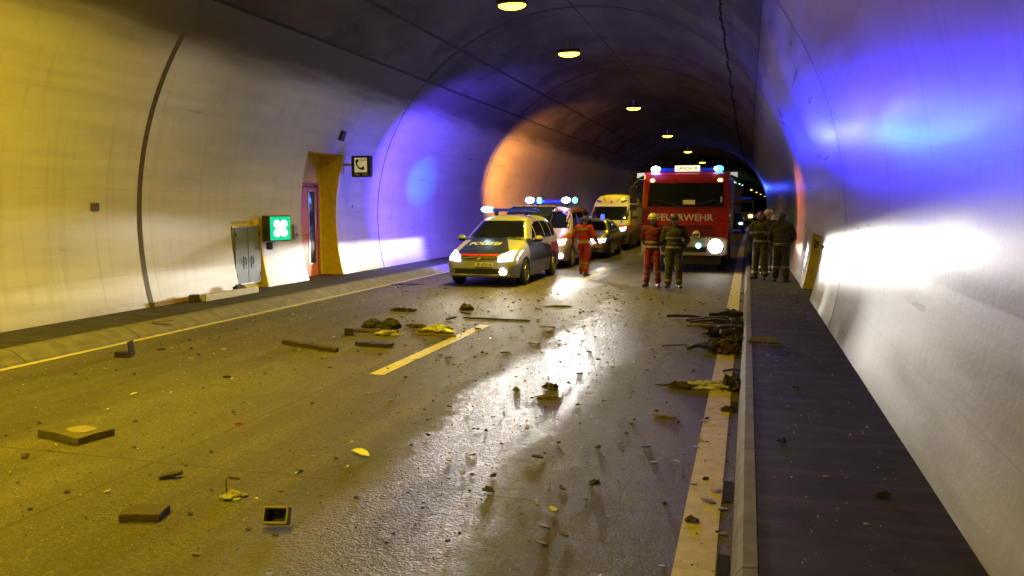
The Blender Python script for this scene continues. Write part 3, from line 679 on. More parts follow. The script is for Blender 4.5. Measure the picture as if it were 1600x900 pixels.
bar = obj('light_bar', box(BM(), (0.05, 2.75, 1.86), (1.1, .26, .09)), M_BLUEOFF, pv, bevel=0.03)
for xx in (-.42, .42): bxo('bar_foot', (xx, 2.75, 1.78), (.06, .2, .14), M_BLACK, bar)
e = BM(); ellipsoid(e, (-.66, 2.7, 1.875), (.19, .15, .09)); obj('beacon', e, M_CYAN, bar, smooth=True)
e = BM(); ellipsoid(e, (-.70, 2.58, 1.88), (.10, .07, .06)); obj('beacon_core', e, M_HOT, bar, smooth=True)
e = BM(); ellipsoid(e, (.66, 2.75, 1.865), (.13, .13, .06)); obj('beacon', e, M_BLUEOFF, bar, smooth=True)
tg = BM(); pr_ = [(4.42, 1.71), (4.9, 1.90), (5.3, 1.98), (5.52, 1.90), (5.55, 1.82), (5.50, 1.80), (5.42, 1.87), (5.25, 1.92), (4.9, 1.84), (4.44, 1.66)]
poly_prism(tg, pr_, 'x', -.66, .66); g_ = obj('tailgate', tg, livery('tailgate_paint', NAVY, [((.5, .5, .5), [(0, 1, 0, -5.2)])], .25), pv, bevel=0.012)
bxo('tailgate_lamp', (.50, 5.35, 1.84), (.16, .16, .03), mat('lamp_white', (1, .95, .8), .3, emit=(1, .9, .7), es=6), g_)
for s in (-1, 1):
    b = BM(); tube(b, [(s * .66, 4.5, 1.45), (s * .64, 5.1, 1.86)], .015); obj('gas_strut', b, M_BLACK, g_)

# ---- rescue van behind it
OR, YE = (0.62, 0.12, 0.015), (0.60, 0.50, 0.05)
rv = thing('rescue_van', 'white and orange striped rescue van with wide blue light bar behind the police car', 'van', (-6.32, 24.3, -0.036))
mv = livery('rescue_paint', (0.62, 0.52, 0.42), [(OR, [(0, 0, 1, -.35), (0, 0, -1, .98), (0, 1, 0, -.9)]), (OR, [(0, 0, 1, -.92), (0, -1, 0, .75), (2.2, 0, -3, 1.4)]),
     ((.6, .55, .5), [(0, 0, 1, -.95), (0, -1, 0, .75), (2.2, 0, -3, 1.65), (-2.2, 0, 3, -1.55)]), (OR, [(0, 0, 1, -1.72), (0, 0, -1, 1.86)])], .3)
T2 = [(0.0, .32, .72, .55, .84, .74, .82, .88, .72, .92), (0.12, .26, .84, .55, .92, .82, .90, .98, .80, 1.02), (0.5, .24, .9, .6, .95, 1.0, .93, 1.12, .84, 1.15),
      (.85, .24, .9, .6, .96, 1.08, .94, 1.2, .86, 1.24), (1.0, .24, .9, .6, .96, 1.1, .94, 1.28, .85, 1.32), (1.55, .24, .9, .6, .96, 1.12, .94, 1.80, .80, 1.9), (1.8, .24, .9, .6, .96, 1.12, .94, 1.87, .79, 1.97),
      (3.2, .24, .9, .6, .96, 1.12, .95, 1.90, .79, 1.99), (4.7, .26, .9, .6, .96, 1.12, .94, 1.88, .78, 1.97), (4.88, .3, .88, .6, .93, 1.1, .91, 1.8, .74, 1.88)]
body, bv2 = car_body(T2, [(0.95, .35, .40), (3.95, .35, .40)], mv, rv)
panel('windscreen', bv2, [(-.82, 1.26), (.82, 1.26), (.72, 1.80), (-.72, 1.80)], 'front', M_GLASS, rv)
for s, d in ((1, 'right'), (-1, 'left')):
    panel('side_window', bv2, [(1.2, 1.2), (2.05, 1.2), (2.05, 1.75), (1.65, 1.74)], d, M_GLASS, rv)
    panel('side_window', bv2, [(2.2, 1.2), (3.2, 1.2), (3.2, 1.76), (2.2, 1.76)], d, M_GLASS, rv)
    panel('side_window', bv2, [(3.35, 1.2), (4.6, 1.2), (4.55, 1.74), (3.35, 1.76)], d, M_GLASS, rv)
    for yy in (1.05, 2.12, 3.28): panel('door_gap', bv2, [(yy, .42), (yy + .012, .42), (yy + .012, 1.18), (yy, 1.18)], d, M_BLACK, rv, 0.002)
    mirror(rv, s * .95, 1.15, 1.24, M_BLACK, s)
    panel('headlight', bv2, [(s * .60, .76), (s * .86, .78), (s * .88, .94), (s * .64, .92)], 'front', M_HL, rv, 0.02)
    panel('fog_light', bv2, ell(s * .76, .42, .08, .07), 'front', M_HL, rv, 0.02)
panel('grille', bv2, [(-.55, .70), (.55, .70), (.56, .88), (-.56, .88)], 'front', M_GRILL, rv, 0.006)
slats(rv, bv2, -.5, .5, (.74, .80)); panel('air_intake', bv2, [(-.55, .34), (.55, .34), (.6, .5), (-.6, .5)], 'front', M_GRILL, rv, 0.006)
wheels(rv, (0.95, 3.95), .965, .34)
lb = obj('light_bar', box(BM(), (-.05, 1.95, 2.12), (1.5, .3, .12)), M_BLUEOFF, rv, bevel=0.03)
for (xx, rr, mm) in ((-.72, .16, M_HOT), (.52, .15, M_HOT), (.82, .09, M_CYAN)):
    e = BM(); ellipsoid(e, (xx, 1.82, 2.16), (rr, .1, .1)); obj('beacon', e, mm, lb, smooth=True)
e = BM(); lathe(e, [(.07, 2.06), (.07, 2.2), (.05, 2.25)], 14, 'z', (-.34, 1.6, 0)); obj('beacon', e, M_CYAN, lb, smooth=True)
for xx in (-.5, .5): bxo('bar_foot', (xx, 1.95, 2.02), (.08, .2, .12), M_BLACK, lb)

# ---- silver estate car with a magnetic beacon
sc_ = thing('estate_car', 'small pale silver car with one lit headlight and a blue beacon on its roof', 'car', (-5.90, 29.4, -0.03))
ms = livery('silver_paint', (0.50, 0.49, 0.42), [], .3, 0.2)
T3 = [(0.0, .28, .62, .48, .72, .60, .70, .68, .56, .70), (.14, .22, .78, .48, .84, .66, .82, .74, .68, .78), (.55, .2, .82, .5, .88, .76, .85, .86, .72, .89), (1.15, .2, .84, .55, .89, .86, .87, .94, .76, .98),
      (1.35, .2, .84, .55, .89, .9, .87, 1.0, .76, 1.03), (2.05, .2, .84, .55, .89, .92, .87, 1.36, .64, 1.43), (2.3, .2, .84, .55, .89, .92, .87, 1.40, .63, 1.47), (3.3, .2, .84, .55, .89, .93, .87, 1.40, .62, 1.47), (4.1, .22, .84, .55, .88, .94, .85, 1.3, .6, 1.38),
      (4.4, .26, .8, .55, .86, .9, .8, 1.0, .66, 1.03), (4.5, .3, .74, .55, .8, .84, .76, .9, .64, .92)]
body, bv3 = car_body(T3, [(.86, .31, .36), (3.5, .31, .36)], ms, sc_)
panel('windscreen', bv3, [(-.69, 1.03), (.69, 1.03), (.52, 1.36), (-.52, 1.36)], 'front', M_GLASS, sc_, .012, step=.05)
for s, d in ((1, 'right'), (-1, 'left')):
    panel('side_window', bv3, [(1.65, 1.0), (2.55, 1.0), (2.55, 1.34), (2.15, 1.3)], d, M_GLASS, sc_)
    panel('side_window', bv3, [(2.65, 1.0), (3.4, 1.0), (3.4, 1.34), (2.65, 1.35)], d, M_GLASS, sc_)
    panel('side_window', bv3, [(3.5, 1.0), (4.15, 1.04), (3.9, 1.29), (3.5, 1.33)], d, M_GLASS, sc_)
    mirror(sc_, s * .86, 1.6, 1.02, ms, s)
    panel('headlight', bv3, [(s * .48, .60), (s * .80, .62), (s * .81, .75), (s * .54, .72)], 'front', M_HL, sc_, .014)
panel('grille', bv3, [(-.38, .58), (.38, .58), (.40, .68), (-.40, .68)], 'front', M_GRILL, sc_, .006)
panel('air_intake', bv3, [(-.6, .3), (.6, .3), (.64, .42), (-.64, .42)], 'front', M_GRILL, sc_, .006)
for s in (-1, 1): panel('fog_light', bv3, ell(s * .68, .37, .06, .05), 'front', M_HLOFF, sc_, .014)
panel('number_plate', bv3, [(-.26, .45), (.26, .45), (.26, .55), (-.26, .55)], 'front', M_PLATE, sc_, .014)
wheels(sc_, (.86, 3.5), .895, .31)
e = lathe(BM(), [(.08, 1.46), (.08, 1.58), (.055, 1.63)], 16, 'z', (.32, 2.5, 0)); obj('beacon', e, mat('beacon_dim', (.02, .05, .8), .2, emit=(.05, .1, 1.0), es=3.0), sc_, smooth=True)

# ---- yellow ambulance
am = thing('ambulance', 'yellow high-roofed ambulance with small red cross and dark corner lamps', 'ambulance', (-6.02, 35.2, -0.03))
ma = livery('ambulance_paint', (0.70, 0.66, 0.30), [((.75, .72, .6), [(0, 0, 1, -1.1), (0, 0, -1, 2.05)]), ((.62, .10, .02), [(0, 0, 1, -.85), (0, 0, -1, 1.12), (0, -1, 0, 1.3), (2, 0, -1, 1.3), (0, 0, 0, 1)]), ((.62, .10, .02), [(0, 0, 1, -.8), (0, 0, -1, 1.05), (0, 1, 0, -1.3)])], .35)
T4 = [(0.0, .36, .74, .6, .86, .86, .84, .98, .74, 1.02), (.14, .28, .88, .6, .95, .92, .92, 1.08, .82, 1.13), (.6, .26, .94, .65, .99, 1.06, .97, 1.2, .88, 1.24), (.95, .26, .94, .65, 1.0, 1.1, .98, 1.3, .9, 1.34),
      (1.45, .26, .94, .65, 1.0, 1.2, .99, 1.95, .88, 2.05), (1.62, .26, .94, .65, 1.0, 1.2, .99, 2.3, .80, 2.44), (2.1, .26, .94, .65, 1.0, 1.2, .99, 2.38, .78, 2.50), (4.0, .26, .94, .65, 1.0, 1.2, .99, 2.40, .80, 2.52), (5.8, .28, .94, .65, 1.0, 1.2, .99, 2.38, .80, 2.5), (5.95, .32, .92, .65, .97, 1.2, .96, 2.3, .78, 2.4)]
body, bv4 = car_body(T4, [(1.0, .35, .42), (4.7, .35, .42)], ma, am)
panel('windscreen', bv4, [(-.88, 1.32), (.88, 1.32), (.80, 1.93), (-.80, 1.93)], 'front', M_GLASS, am)
for s, d in ((1, 'right'), (-1, 'left')):
    panel('side_window', bv4, [(1.2, 1.3), (2.2, 1.3), (2.2, 1.9), (1.55, 1.9)], d, M_GLASS, am)
    mirror(am, s * 1.0, 1.25, 1.45, M_BLACK, s)
    panel('corner_lamp', bv4, [(s * .52, 2.10), (s * .76, 2.20), (s * .70, 2.26), (s * .42, 2.16)], 'front', M_BLUEOFF, am, .012)
    panel('corner_lamp', bv4, [(s * .60, 2.30), (s * .80, 2.26), (s * .74, 2.40), (s * .60, 2.42)], 'front', M_BLUEOFF, am, .012)
    panel('roof_stripe', bv4, [(s * .22, 2.16), (s * .26, 2.16), (s * .46, 2.38), (s * .42, 2.38)], 'front', M_BLACK, am, .008)
panel('headlight', bv4, [(.52, .84), (.86, .88), (.88, 1.04), (.60, 1.0)], 'front', mat('blue_white_head', (.8, .9, 1), .2, emit=(.5, .75, 1.0), es=9), am, .02)
panel('headlight', bv4, [(-.52, .84), (-.60, 1.0), (-.88, 1.04), (-.86, .88)], 'front', M_HLOFF, am, .02)
panel('red_cross', bv4, [(-.03, 2.08), (.03, 2.08), (.03, 2.12), (.07, 2.12), (.07, 2.17), (.03, 2.17), (.03, 2.21), (-.03, 2.21), (-.03, 2.17), (-.07, 2.17), (-.07, 2.12), (-.03, 2.12)], 'front', mat('cross_red', (.6, .06, .01), .4), am, .01)
panel('grille', bv4, [(-.42, .72), (.42, .72), (.45, .92), (-.45, .92)], 'front', M_GRILL, am, .006)
panel('bumper', bv4, [(-.86, .36), (.86, .36), (.90, .66), (-.90, .66)], 'front', mat('bumper_dark', (.03, .03, .035), .5), am, .02)
wheels(am, (1.0, 4.7), 1.0, .34)

# ---- white box truck between ambulance and fire engine
bt = thing('box_truck', 'white rescue truck with a high box body glimpsed behind the fire engine mirror', 'truck', (-3.62, 40.0, -0.02))
mw = livery('box_truck_white', (.68, .68, .72), [((.62, .10, .06), [(0, 0, 1, -1.12), (0, 0, -1, 1.24)]), ((.06, .07, .12), [(0, 0, -1, .72)])], .35)
b = BM(); poly_prism(b, [(0, .5), (0, 1.35), (.25, 2.25), (.45, 2.42), (1.7, 2.42), (1.7, .5)], 'x', -1.1, 1.1); cabo = obj('cab', b, mw, bt, bevel=0.04)
b = BM(); poly_prism(b, [(-.022, 1.42), (.21, 2.22), (.24, 2.22), (.01, 1.42)], 'x', -.95, .95); obj('windscreen', b, M_GLASS, cabo)
bxo('box_body', (0, 4.0, 1.85), (2.3, 4.3, 2.3), mw, bt, 0.03)
bxo('chassis', (0, 3.4, .6), (1.0, 5.4, .2), M_BLACK, bt)
for s in (-1, 1): bxo('headlight', (s * .82, -.012, .92), (.3, .03, .16), M_HLOFF, bt, .01)
bxo('bumper', (0, -.04, .55), (2.2, .12, .28), M_BLACK, bt, .02)
e = lathe(BM(), [(.26, -.006), (.26, -.001)], 20, 'y', (.3, .02, 0)); o = obj('emblem', e, mat('emblem_ring', (.55, .5, .2), .4), bt); o.location = (-.1, 1.80 , 2.68)
bxo('beacon', (-.7, .9, 2.5), (.25, .2, .12), M_BLUE, bt, .03); bxo('beacon', (.7, .9, 2.5), (.25, .2, .12), M_BLUEOFF, bt, .03)
wheels(bt, (.85, 4.9), 1.12, .42, .26)

# ---- fire engine
RED = (0.32, 0.013, 0.012)
fe = thing('fire_engine', 'big red fire engine lettered FEUERWEHR with one dazzling headlight', 'fire engine', (-1.78, 24.15, -0.01))
mf = livery('fire_red', RED, [], .32)
b = BM(); poly_prism(b, [(0, .62), (-.02, 1.2), (0, 1.84), (.16, 2.72), (.26, 2.90), (.45, 2.96), (2.35, 2.98), (2.35, .62)], 'x', -1.25, 1.25); cabo = obj('cab', b, mf, fe, bevel=0.05)
bb = BM(); bb.from_mesh(cabo.data); bvf = BVHTree.FromBMesh(bb); bb.free()
panel('windscreen', bvf, [(-1.10, 1.93), (1.10, 1.93), (1.06, 2.62), (-1.06, 2.62)], 'front', M_GLASS, fe, .008, thick=.01)
b = BM()
for s in (-1, 1): tube(b, [(s * .1, -.04, 1.92), (s * .85, -.0, 2.12)], .012)
obj('wipers', b, M_BLACK, fe)
panel('notice', bvf, [(-.07, 1.99), (.28, 1.99), (.28, 2.12), (-.07, 2.12)], 'front', mat('paper_lit', (.75, .7, .55), .6), fe, .024)
panel('toll_stickers', bvf, [(1.0, 2.05), (1.05, 2.05), (1.05, 2.22), (1.0, 2.22)], 'front', mat('sticker', (.6, .6, .6), .5), fe, .024)
writing('lettering', 'FEUERWEHR', .27, (-.02, 1.60), bvf, 'front', mat('feuerwehr_letters', (.62, .60, .56), .45), fe, .006, 1.08, .005)
for z in (1.36, 1.27, 1.18, 1.09): bxo('grille_slot', (-.05, -.026, z), (1.75, .03, .03), mat('slot_dark_red', (.07, .008, .006), .6), fe)
panel('trim_line', bvf, [(-1.15, 1.845), (1.15, 1.845), (1.15, 1.87), (-1.15, 1.87)], 'front', mat('trim_red', (.16, .02, .015), .4), fe, .01)
bp_ = BM(); poly_prism(bp_, [(-1.24, .55), (-1.24, .98), (-1.05, 1.04), (1.05, 1.04), (1.24, .98), (1.24, .55), (1.1, .5), (-1.1, .5)], 'y', -.22, .03)
bump_ = obj('bumper', bp_, livery('bumper_silver', (.36, .36, .34), [], .4), fe, bevel=.025)
bxo('bumper_intake', (0, -.224, .68), (1.3, .02, .14), M_GRILL, bump_)
bxo('step', (-.45, -.226, .90), (.9, .02, .06), M_GRILL, bump_)
for s in (-1, 1):
    q = lathe(BM(), [(.21, -.245), (.21, -.215)], 24, 'y', (s * .90, 0, .78)); hlm = obj('headlight', q, M_HL if s > 0 else M_HLOFF, bump_)
    q = lathe(BM(), [(.24, -.226), (.24, -.21)], 24, 'y', (s * .90, 0, .78)); obj('headlight_bowl', q, M_CHROME, hlm)
    q = lathe(BM(), [(.075, -.25), (.075, -.2)], 18, 'y', (s * .42, 0, .79)); obj('position_lamp', q, mat('teal_lamp', (.3, .9, .8), .2, emit=(.25, .95, .85), es=5.0 if s > 0 else 5.0) if s > 0 else M_HLOFF, bump_)
    panel('marker_lamp', bvf, ell(s * .98, 2.70, .07, .05), 'front', M_AMBER, fe, .02)
    # mirrors on arms
    mm = BM(); box(mm, (s * 1.50, -.22, 2.28), (.20, .12, .52)); box(mm, (s * 1.50, -.22, 1.90), (.20, .12, .18)); mo = obj('mirror', mm, M_BLACK, fe, bevel=.03)
    a = BM(); tube(a, [(s * 1.22, .1, 2.72), (s * 1.35, -.1, 2.72), (s * 1.50, -.2, 2.56)], .018); tube(a, [(s * 1.22, .05, 1.9), (s * 1.35, -.1, 1.93), (s * 1.5, -.2, 1.95)], .018); obj('mirror_arm', a, M_BLACK, mo)
    fl = BM(); poly_prism(fl, [(-.1, -.06), (.1, .03), (.1, .09), (-.1, .09)], 'y', .1, .26); o = obj('flood_lamp', fl, mat('lamp_pale', (.75, .75, .7), .4, emit=(1, 1, .9), es=.35), fe); o.location = (s * 1.36, .2, 2.84)
    if s > 0: o.scale.x = -1
    # doors with window
    dr = bxo('cab_door', (s * 1.253, 1.35, 1.72), (.02, 1.15, 2.0), mf, fe, .01); bxo('door_window', (s * 1.262, 1.35, 2.25), (.014, .95, .68), M_GLASS, dr); bxo('handle', (s * 1.27, 1.75, 1.6), (.03, .2, .04), M_BLACK, dr)
    fb = BM(); poly_prism(fb, [(.5, .45), (.5, 1.0), (.7, 1.2), (1.5, 1.2), (1.75, 1.0), (1.75, .75), (1.62, .75), (1.42, 1.08), (.82, 1.08), (.62, .75), (.62, .45)], 'x', s * 1.2 - .07, s * 1.2 + .07); obj('wheel_arch', fb, M_BLACK, fe)
bxo('underrun', (0, -.02, .36), (2.1, .16, .26), M_BLACK, fe, .02)
pl2 = bxo('number_plate', (-.32, -.12, .35), (.52, .02, .12), M_PLATE, fe, .004)
b = BM(); box(b, (0, .55, 3.02), (2.0, .3, .10)); lb = obj('light_bar', b, M_BLUEOFF, fe, bevel=.02)
for s, mm in ((-1, M_HOT), (1, M_BLUE)):
    e = BM(); ellipsoid(e, (s * .92, .42, 3.04), (.14, .14, .095)); obj('beacon', e, mm, lb, smooth=True)
e = BM(); ellipsoid(e, (.84, .28, 3.04), (.05, .05, .05)); obj('beacon_core', e, M_HOT, lb, smooth=True)
rs = bxo('roof_sign', (.02, .30, 3.05), (.72, .12, .17), mat('roof_sign_lit', (.9, .88, .7), .4, emit=(1.0, .92, .60), es=1.3), fe, .01)
writing('lettering', 'LANDECK', .13, (.02, 3.05), None, 'front', M_BLACK, rs, 0, 1.05, .002, depth=.236)
bxo('body', (0, 5.0, 1.85), (2.48, 4.9, 2.25), mf, fe, .04)
for s in (-1, 1):
    for k in range(3): bxo('roller_shutter', (s * 1.245, 3.45 + k * 1.5, 1.95), (.02, 1.3, 1.5), M_ALU, fe)
bxo('chassis', (0, 4.0, .72), (1.1, 7.0, .3), M_BLACK, fe)
wheels(fe, (1.12, 5.4), 1.22, .50, .30)
hm = thing('spare_helmet', 'yellow fire helmet resting on the fire engine bumper beside the small teal lamp', 'helmet', (-1.43, 23.98, 1.035))
b = BM(); ellipsoid(b, (0, 0, .06), (.12, .15, .14)); bmesh.ops.bisect_plane(b, geom=b.verts[:] + b.edges[:] + b.faces[:], plane_co=(0, 0, 0.005), plane_no=(0, 0, -1), clear_outer=True)
M_HELM = mat('helmet_yellow', (0.62, 0.55, 0.10), .35, coat=.5); obj('shell', b, M_HELM, hm, smooth=True)
obj('visor', box(BM(), (0, -.13, .06), (.18, .03, .07)), M_BLACK, hm, bevel=.01)

# ---- far vehicles in the right-hand lane
fc = thing('distant_car', 'distant dark car with pale headlights beyond the fire engine mirror', 'car', (-1.25 + curve(60), 60.0, 0))
mfc = livery('far_car_paint', (.05, .08, .09), [], .3)
body, bv5 = car_body(T3, [(.86, .31, .36), (3.5, .31, .36)], mfc, fc)
panel('windscreen', bv5, [(-.72, 1.02), (.72, 1.02), (.56, 1.36), (-.56, 1.36)], 'front', mat('teal_glass', (.05, .12, .12), .2), fc)
for s in (-1, 1): panel('headlight', bv5, ell(s * .62, .66, .15, .09), 'front', mat('pale_teal_head', (.8, 1, 1), .2, emit=(.55, .95, .9), es=10.0 if s > 0 else 4), fc, .014)
wheels(fc, (.86, 3.5), .895, .31)
ft = thing('distant_truck', 'distant yellow truck with lit lamps under the blue glow at the tunnel bend', 'truck', (-0.95 + curve(78), 78.0, 0))
b = BM(); poly_prism(b, [(0, .5), (0, 1.3), (.2, 2.3), (.4, 2.5), (1.9, 2.5), (1.9, .5)], 'x', -1.1, 1.1); obj('cab', b, livery('far_truck_yellow', (.55, .40, .03), [], .4), ft, bevel=.04)
b = BM(); poly_prism(b, [(-.02, 1.4), (.17, 2.25), (.2, 2.25), (.02, 1.4)], 'x', -.95, .95); obj('windscreen', b, M_GLASS, ft)
bxo('box_body', (0, 4.0, 1.8), (2.2, 4.0, 2.0), mat('far_truck_box', (.4, .3, .05), .5), ft, .03)
bxo('light_bar', (0, .6, 2.62), (1.7, .3, .14), M_BLUEOFF, ft, .03)
for s in (-1, 1): bxo('headlight', (s * .8, -.02, .95), (.34, .04, .22), mat('far_amber_head', (1, .9, .5), .3, emit=(1, .85, .35), es=10), ft, .01)
wheels(ft, (.9, 4.8), 1.1, .42, .25)

# ------------------------------------------------------------------ light given off by the vehicles
for (x, z) in ((-.68, .74), (.68, .74)): beam(pv, (x, -.06, z), (450 if x < 0 else 480) * E_HEAD, wide=.3, pan=R(-30) if x < 0 else 0)
beam(pv, (.6, -.08, .39), 60 * E_HEAD)
for x in (-.74, .74): beam(rv, (x, -.06, .84), (1500 if x < 0 else 2200) * E_HEAD, wide=.25, pan=R(-38) if x < 0 else 0, cut=.02)
for x in (-.64, .64): beam(sc_, (x, -.06, .68), 200 * E_HEAD)
beam(fe, (.9, -.30, .80), 1200 * E_HEAD, cut=.06, wide=1.0, down=350, el0=.045)
lamp('beacon_light', 'SPOT', (-.86, 2.55, 1.93), 5200 * E_BLUE, (.07, .035, 1.0), pv, .05, (-.86 - 4.0, 2.55 + 5.0, 2.6), 104, .6)
lamp('beacon_light', 'SPOT', (-.86, 2.55, 1.93), 1500 * E_BLUE, (.01, .5, 1.0), pv, .05, (-.86 - 3.4, 2.55 + 4.0, 2.75), 22, 1.0)
lamp('beacon_light', 'SPOT', (-.90, 2.3, 1.95), 620 * E_BLUE, (.05, .03, 1.0), pv, .05, (-4.3, 2.2, 2.5), 84, 1.0)
lamp('beacon_light', 'POINT', (-.72, 1.62, 2.36), 55 * E_BLUE, (.10, .07, 1.0), rv, .08)
lamp('beacon_light', 'POINT', (.52, 1.62, 2.36), 30 * E_BLUE, (.10, .07, 1.0), rv, .08)
lamp('beacon_light', 'POINT', (-.92, .25, 3.22), 45 * E_BLUE, (.08, .05, 1.0), fe, .08)
lamp('beacon_light', 'SPOT', (1.0, .1, 3.16), 6800 * E_BLUE, (.004, .005, 1.0), fe, .12, (1.0 + 1.5, .1 - 20.5, 3.9), 19, 1.0)
lamp('beacon_light', 'SPOT', (1.0, .1, 3.16), 420 * E_BLUE, (.004, .005, 1.0), fe, .3, (1.0 + 3.2, .1 - 10.5, 5.0), 70, 1.0)
lamp('beacon_light', 'SPOT', (1.0, .2, 3.16), 420 * E_BLUE, (.0, .30, 1.0), fe, .1, (2.85, -19.3, 2.4), 4.5, 1.0)
lamp('beacon_light', 'SPOT', (-1.0, .1, 3.16), 1200 * E_BLUE, (.03, .015, 1.0), fe, .2, (-1.0 + 4.0, .1 - 20.5, 1.2), 17, 1.0)
lamp('beacon_light', 'SPOT', (0, .6, 2.95), 350, (.04, .08, 1.0), ft, .08, (0, -6, 5), 100, .6)
lamp('amber_light', 'SPOT', (1.32, -.35, 2.6), 380, (1.0, .20, .02), fe, .05, (3.1, -1.7, 1.8), 74, 1.0)
lamp('amber_light', 'SPOT', (-.8, 4.7, 2.15), 6500, (1.0, .36, .01), rv, .05, (-4.7, 13.5, 3.9), 66, 1.0)
#PEOPLE
# ------------------------------------------------------------------ people
def capsule(bm, a, b, ra, rb, n=14):
    a, b = Vector(a), Vector(b); d = (b - a); L = d.length; d.normalize()
    up = Vector((0, 0, 1)) if abs(d.z) < 0.95 else Vector((1, 0, 0)); u = d.cross(up).normalized(); v = d.cross(u).normalized()
    pr = [(ra * math.cos(t), -ra * math.sin(t)) for t in (1.45, 1.0, 0.5)] + [(ra, 0), (rb, L)] + [(rb * math.cos(t), L + rb * math.sin(t)) for t in (0.5, 1.0, 1.45)]
    rings = [[bm.verts.new(a + d * h + (u * math.cos(2 * math.pi * k / n) + v * math.sin(2 * math.pi * k / n)) * r_) for k in range(n)] for r_, h in pr]
    for i in range(len(rings) - 1):
        for k in range(n): bm.faces.new((rings[i][k], rings[i][(k + 1) % n], rings[i + 1][(k + 1) % n], rings[i + 1][k]))
    bm.faces.new(rings[0]); bm.faces.new(rings[-1])
M_SKIN = mat('skin', (0.42, 0.22, 0.14), 0.5); M_HAIR = mat('hair', (0.06, 0.04, 0.025), 0.6, bump=.5)
M_REFL = mat('reflective_band', (0.14, 0.14, 0.135), 0.45); M_REFY = mat('reflective_yellow', (0.24, 0.23, 0.09), 0.45)
M_BOOT = mat('boot_leather', (0.018, 0.017, 0.016), 0.5); M_HELMB = mat('helmet_dark', (0.05, 0.045, 0.03), .35)
def cloth(name, c): return mat(name, c, 0.85, var=.22, scale=9, bump=0.5, bscale=18)
C_RED, C_REDT = cloth('red_jacket', (.11, .007, .018)), cloth('red_trousers', (.20, .012, .03))
C_TAN, C_TAND = cloth('tan_turnout_coat', (.042, .034, .022)), cloth('tan_turnout_trousers', (.05, .042, .028)); C_NAVY = cloth('navy_cloth', (.02, .022, .03)); C_GLOVE = mat('glove', (.03, .03, .03), .7)
MATSEL = {'s': 0, 'j': 1, 't': 2, 'b': 3, 'g': 4, 'h': 5}
def person(label, loc, rz, H, J, jacket, trousers, hands, helmet=None, hair=True, bulk=1.0, group=None, bands=(), knee=None):
    """J: joints for a 1.80 m figure facing -Y; all in metres"""
    k = H / 1.80; t = thing('person', label, 'person', loc, rz, group); P = {n: Vector(p) for n, p in J.items()}
    bm = BM(); seg = []
    def C(a, b, ra, rb, m): capsule(bm, a, b, ra, rb); seg.append((Vector(a), Vector(b), ra, rb, MATSEL[m]))
    def E(c, s, m, rot=None): ellipsoid(bm, c, s, 2, rot); seg.append((Vector(c) - Vector((0, 0, s[2] * .5)), Vector(c) + Vector((0, 0, s[2] * .5)), min(s[0], s[1]) * 1.0, min(s[0], s[1]) * 1.0, MATSEL[m]))
    pel, ch, nk, hd = P['pelvis'], P['chest'], P['neck'], P['head']; b = bulk * 1.12
    E(pel, (.165 * b, .12 * b, .13), 't'); E(pel + Vector((0, 0, .12)), (.165 * b, .125 * b, .13), 'j'); E((pel + ch) / 2 + Vector((0, 0, .06)), (.168 * b, .125 * b, .17), 'j'); E(ch, (.185 * b, .13 * b, .17), 'j')
    E(pel + Vector((0, 0, .02)), (.175 * b, .128 * b, .085), 'j')
    C(ch + Vector((0, 0, .10)), nk, .085, .058, 'j'); C(nk, hd + Vector((0, 0, -.05)), .055, .055, 's')
    E(hd, (.076, .094, .112), 's'); E(hd + Vector((0, -.03, -.06)), (.055, .06, .055), 's'); C(hd + Vector((0, -.088, .01)), hd + Vector((0, -.108, -.025)), .010, .014, 's')
    for s in (-1, 1): E(hd + Vector((s * .078, .005, -.01)), (.012, .02, .03), 's')
    E(hd + Vector((0, -.088, -.055)), (.024, .012, .008), 's')
    for s, n in ((-1, 'L'), (1, 'R')):
        sh, el, wr, hp, kn, an = P['sh' + n], P['el' + n], P['wr' + n], P['hip' + n], P['kn' + n], P['an' + n]
        C(ch + Vector((s * .10, 0, .09)), sh, .085 * b, .072 * b, 'j'); C(sh, el, .070 * b, .055 * b, 'j'); C(el, wr + (el - wr) * .12, .054 * b, .043 * b, 'j')
        C(hp, kn, .098 * b, .072 * b, 't'); C(kn, an + Vector((0, 0, .06)), .072 * b, .066 * b, 't'); C(an + Vector((0, 0, .08)), an + Vector((0, 0, 0)), .055, .052, 'b')
        fd = Vector(P.get('ft' + n, (s * .05, -1, 0))).normalized()
        C(an + Vector((0, 0, -.035)) - fd * .04, an + Vector((0, 0, -.045)) + fd * .15, .048, .040, 'b')
        # hand: palm and five fingers
        d = (wr - el).normalized(); hd_ = Vector(P.get('hd' + n, d)).normalized(); side = hd_.cross(Vector((0, -1, 0.2))).normalized(); nrm = side.cross(hd_).normalized()
        g = 'g' if hands == 'glove' else 's'; pm = wr + hd_ * .05; C(wr, pm, .028, .030, g)
        C(pm - side * .018, pm + side * .018, .024, .024, g)
        for f, (o_, L1) in enumerate(((-.030, .062), (-.010, .074), (.011, .070), (.030, .055))):
            r0 = pm + side * o_ + hd_ * .02; r1 = r0 + hd_ * L1 * .55; r2 = r1 + (hd_ * .75 + nrm * .6).normalized() * L1 * .5
            C(r0, r1, .0105, .0095, g); C(r1, r2, .0095, .0085, g)
        th = wr + hd_ * .02 - side * s * .022; C(th, th - side * s * .028 + hd_ * .03, .012, .011, g); C(th - side * s * .028 + hd_ * .03, th - side * s * .034 + hd_ * .062, .011, .009, g)
    me = bpy.data.meshes.new('tmp'); bm.to_mesh(me); bm.free(); o = bpy.data.objects.new('tmp', me); COL.objects.link(o)
    r = o.modifiers.new('r', 'REMESH'); r.mode = 'VOXEL'; r.voxel_size = .0085; sm = o.modifiers.new('s', 'SMOOTH'); sm.iterations = 3; sm.factor = .5
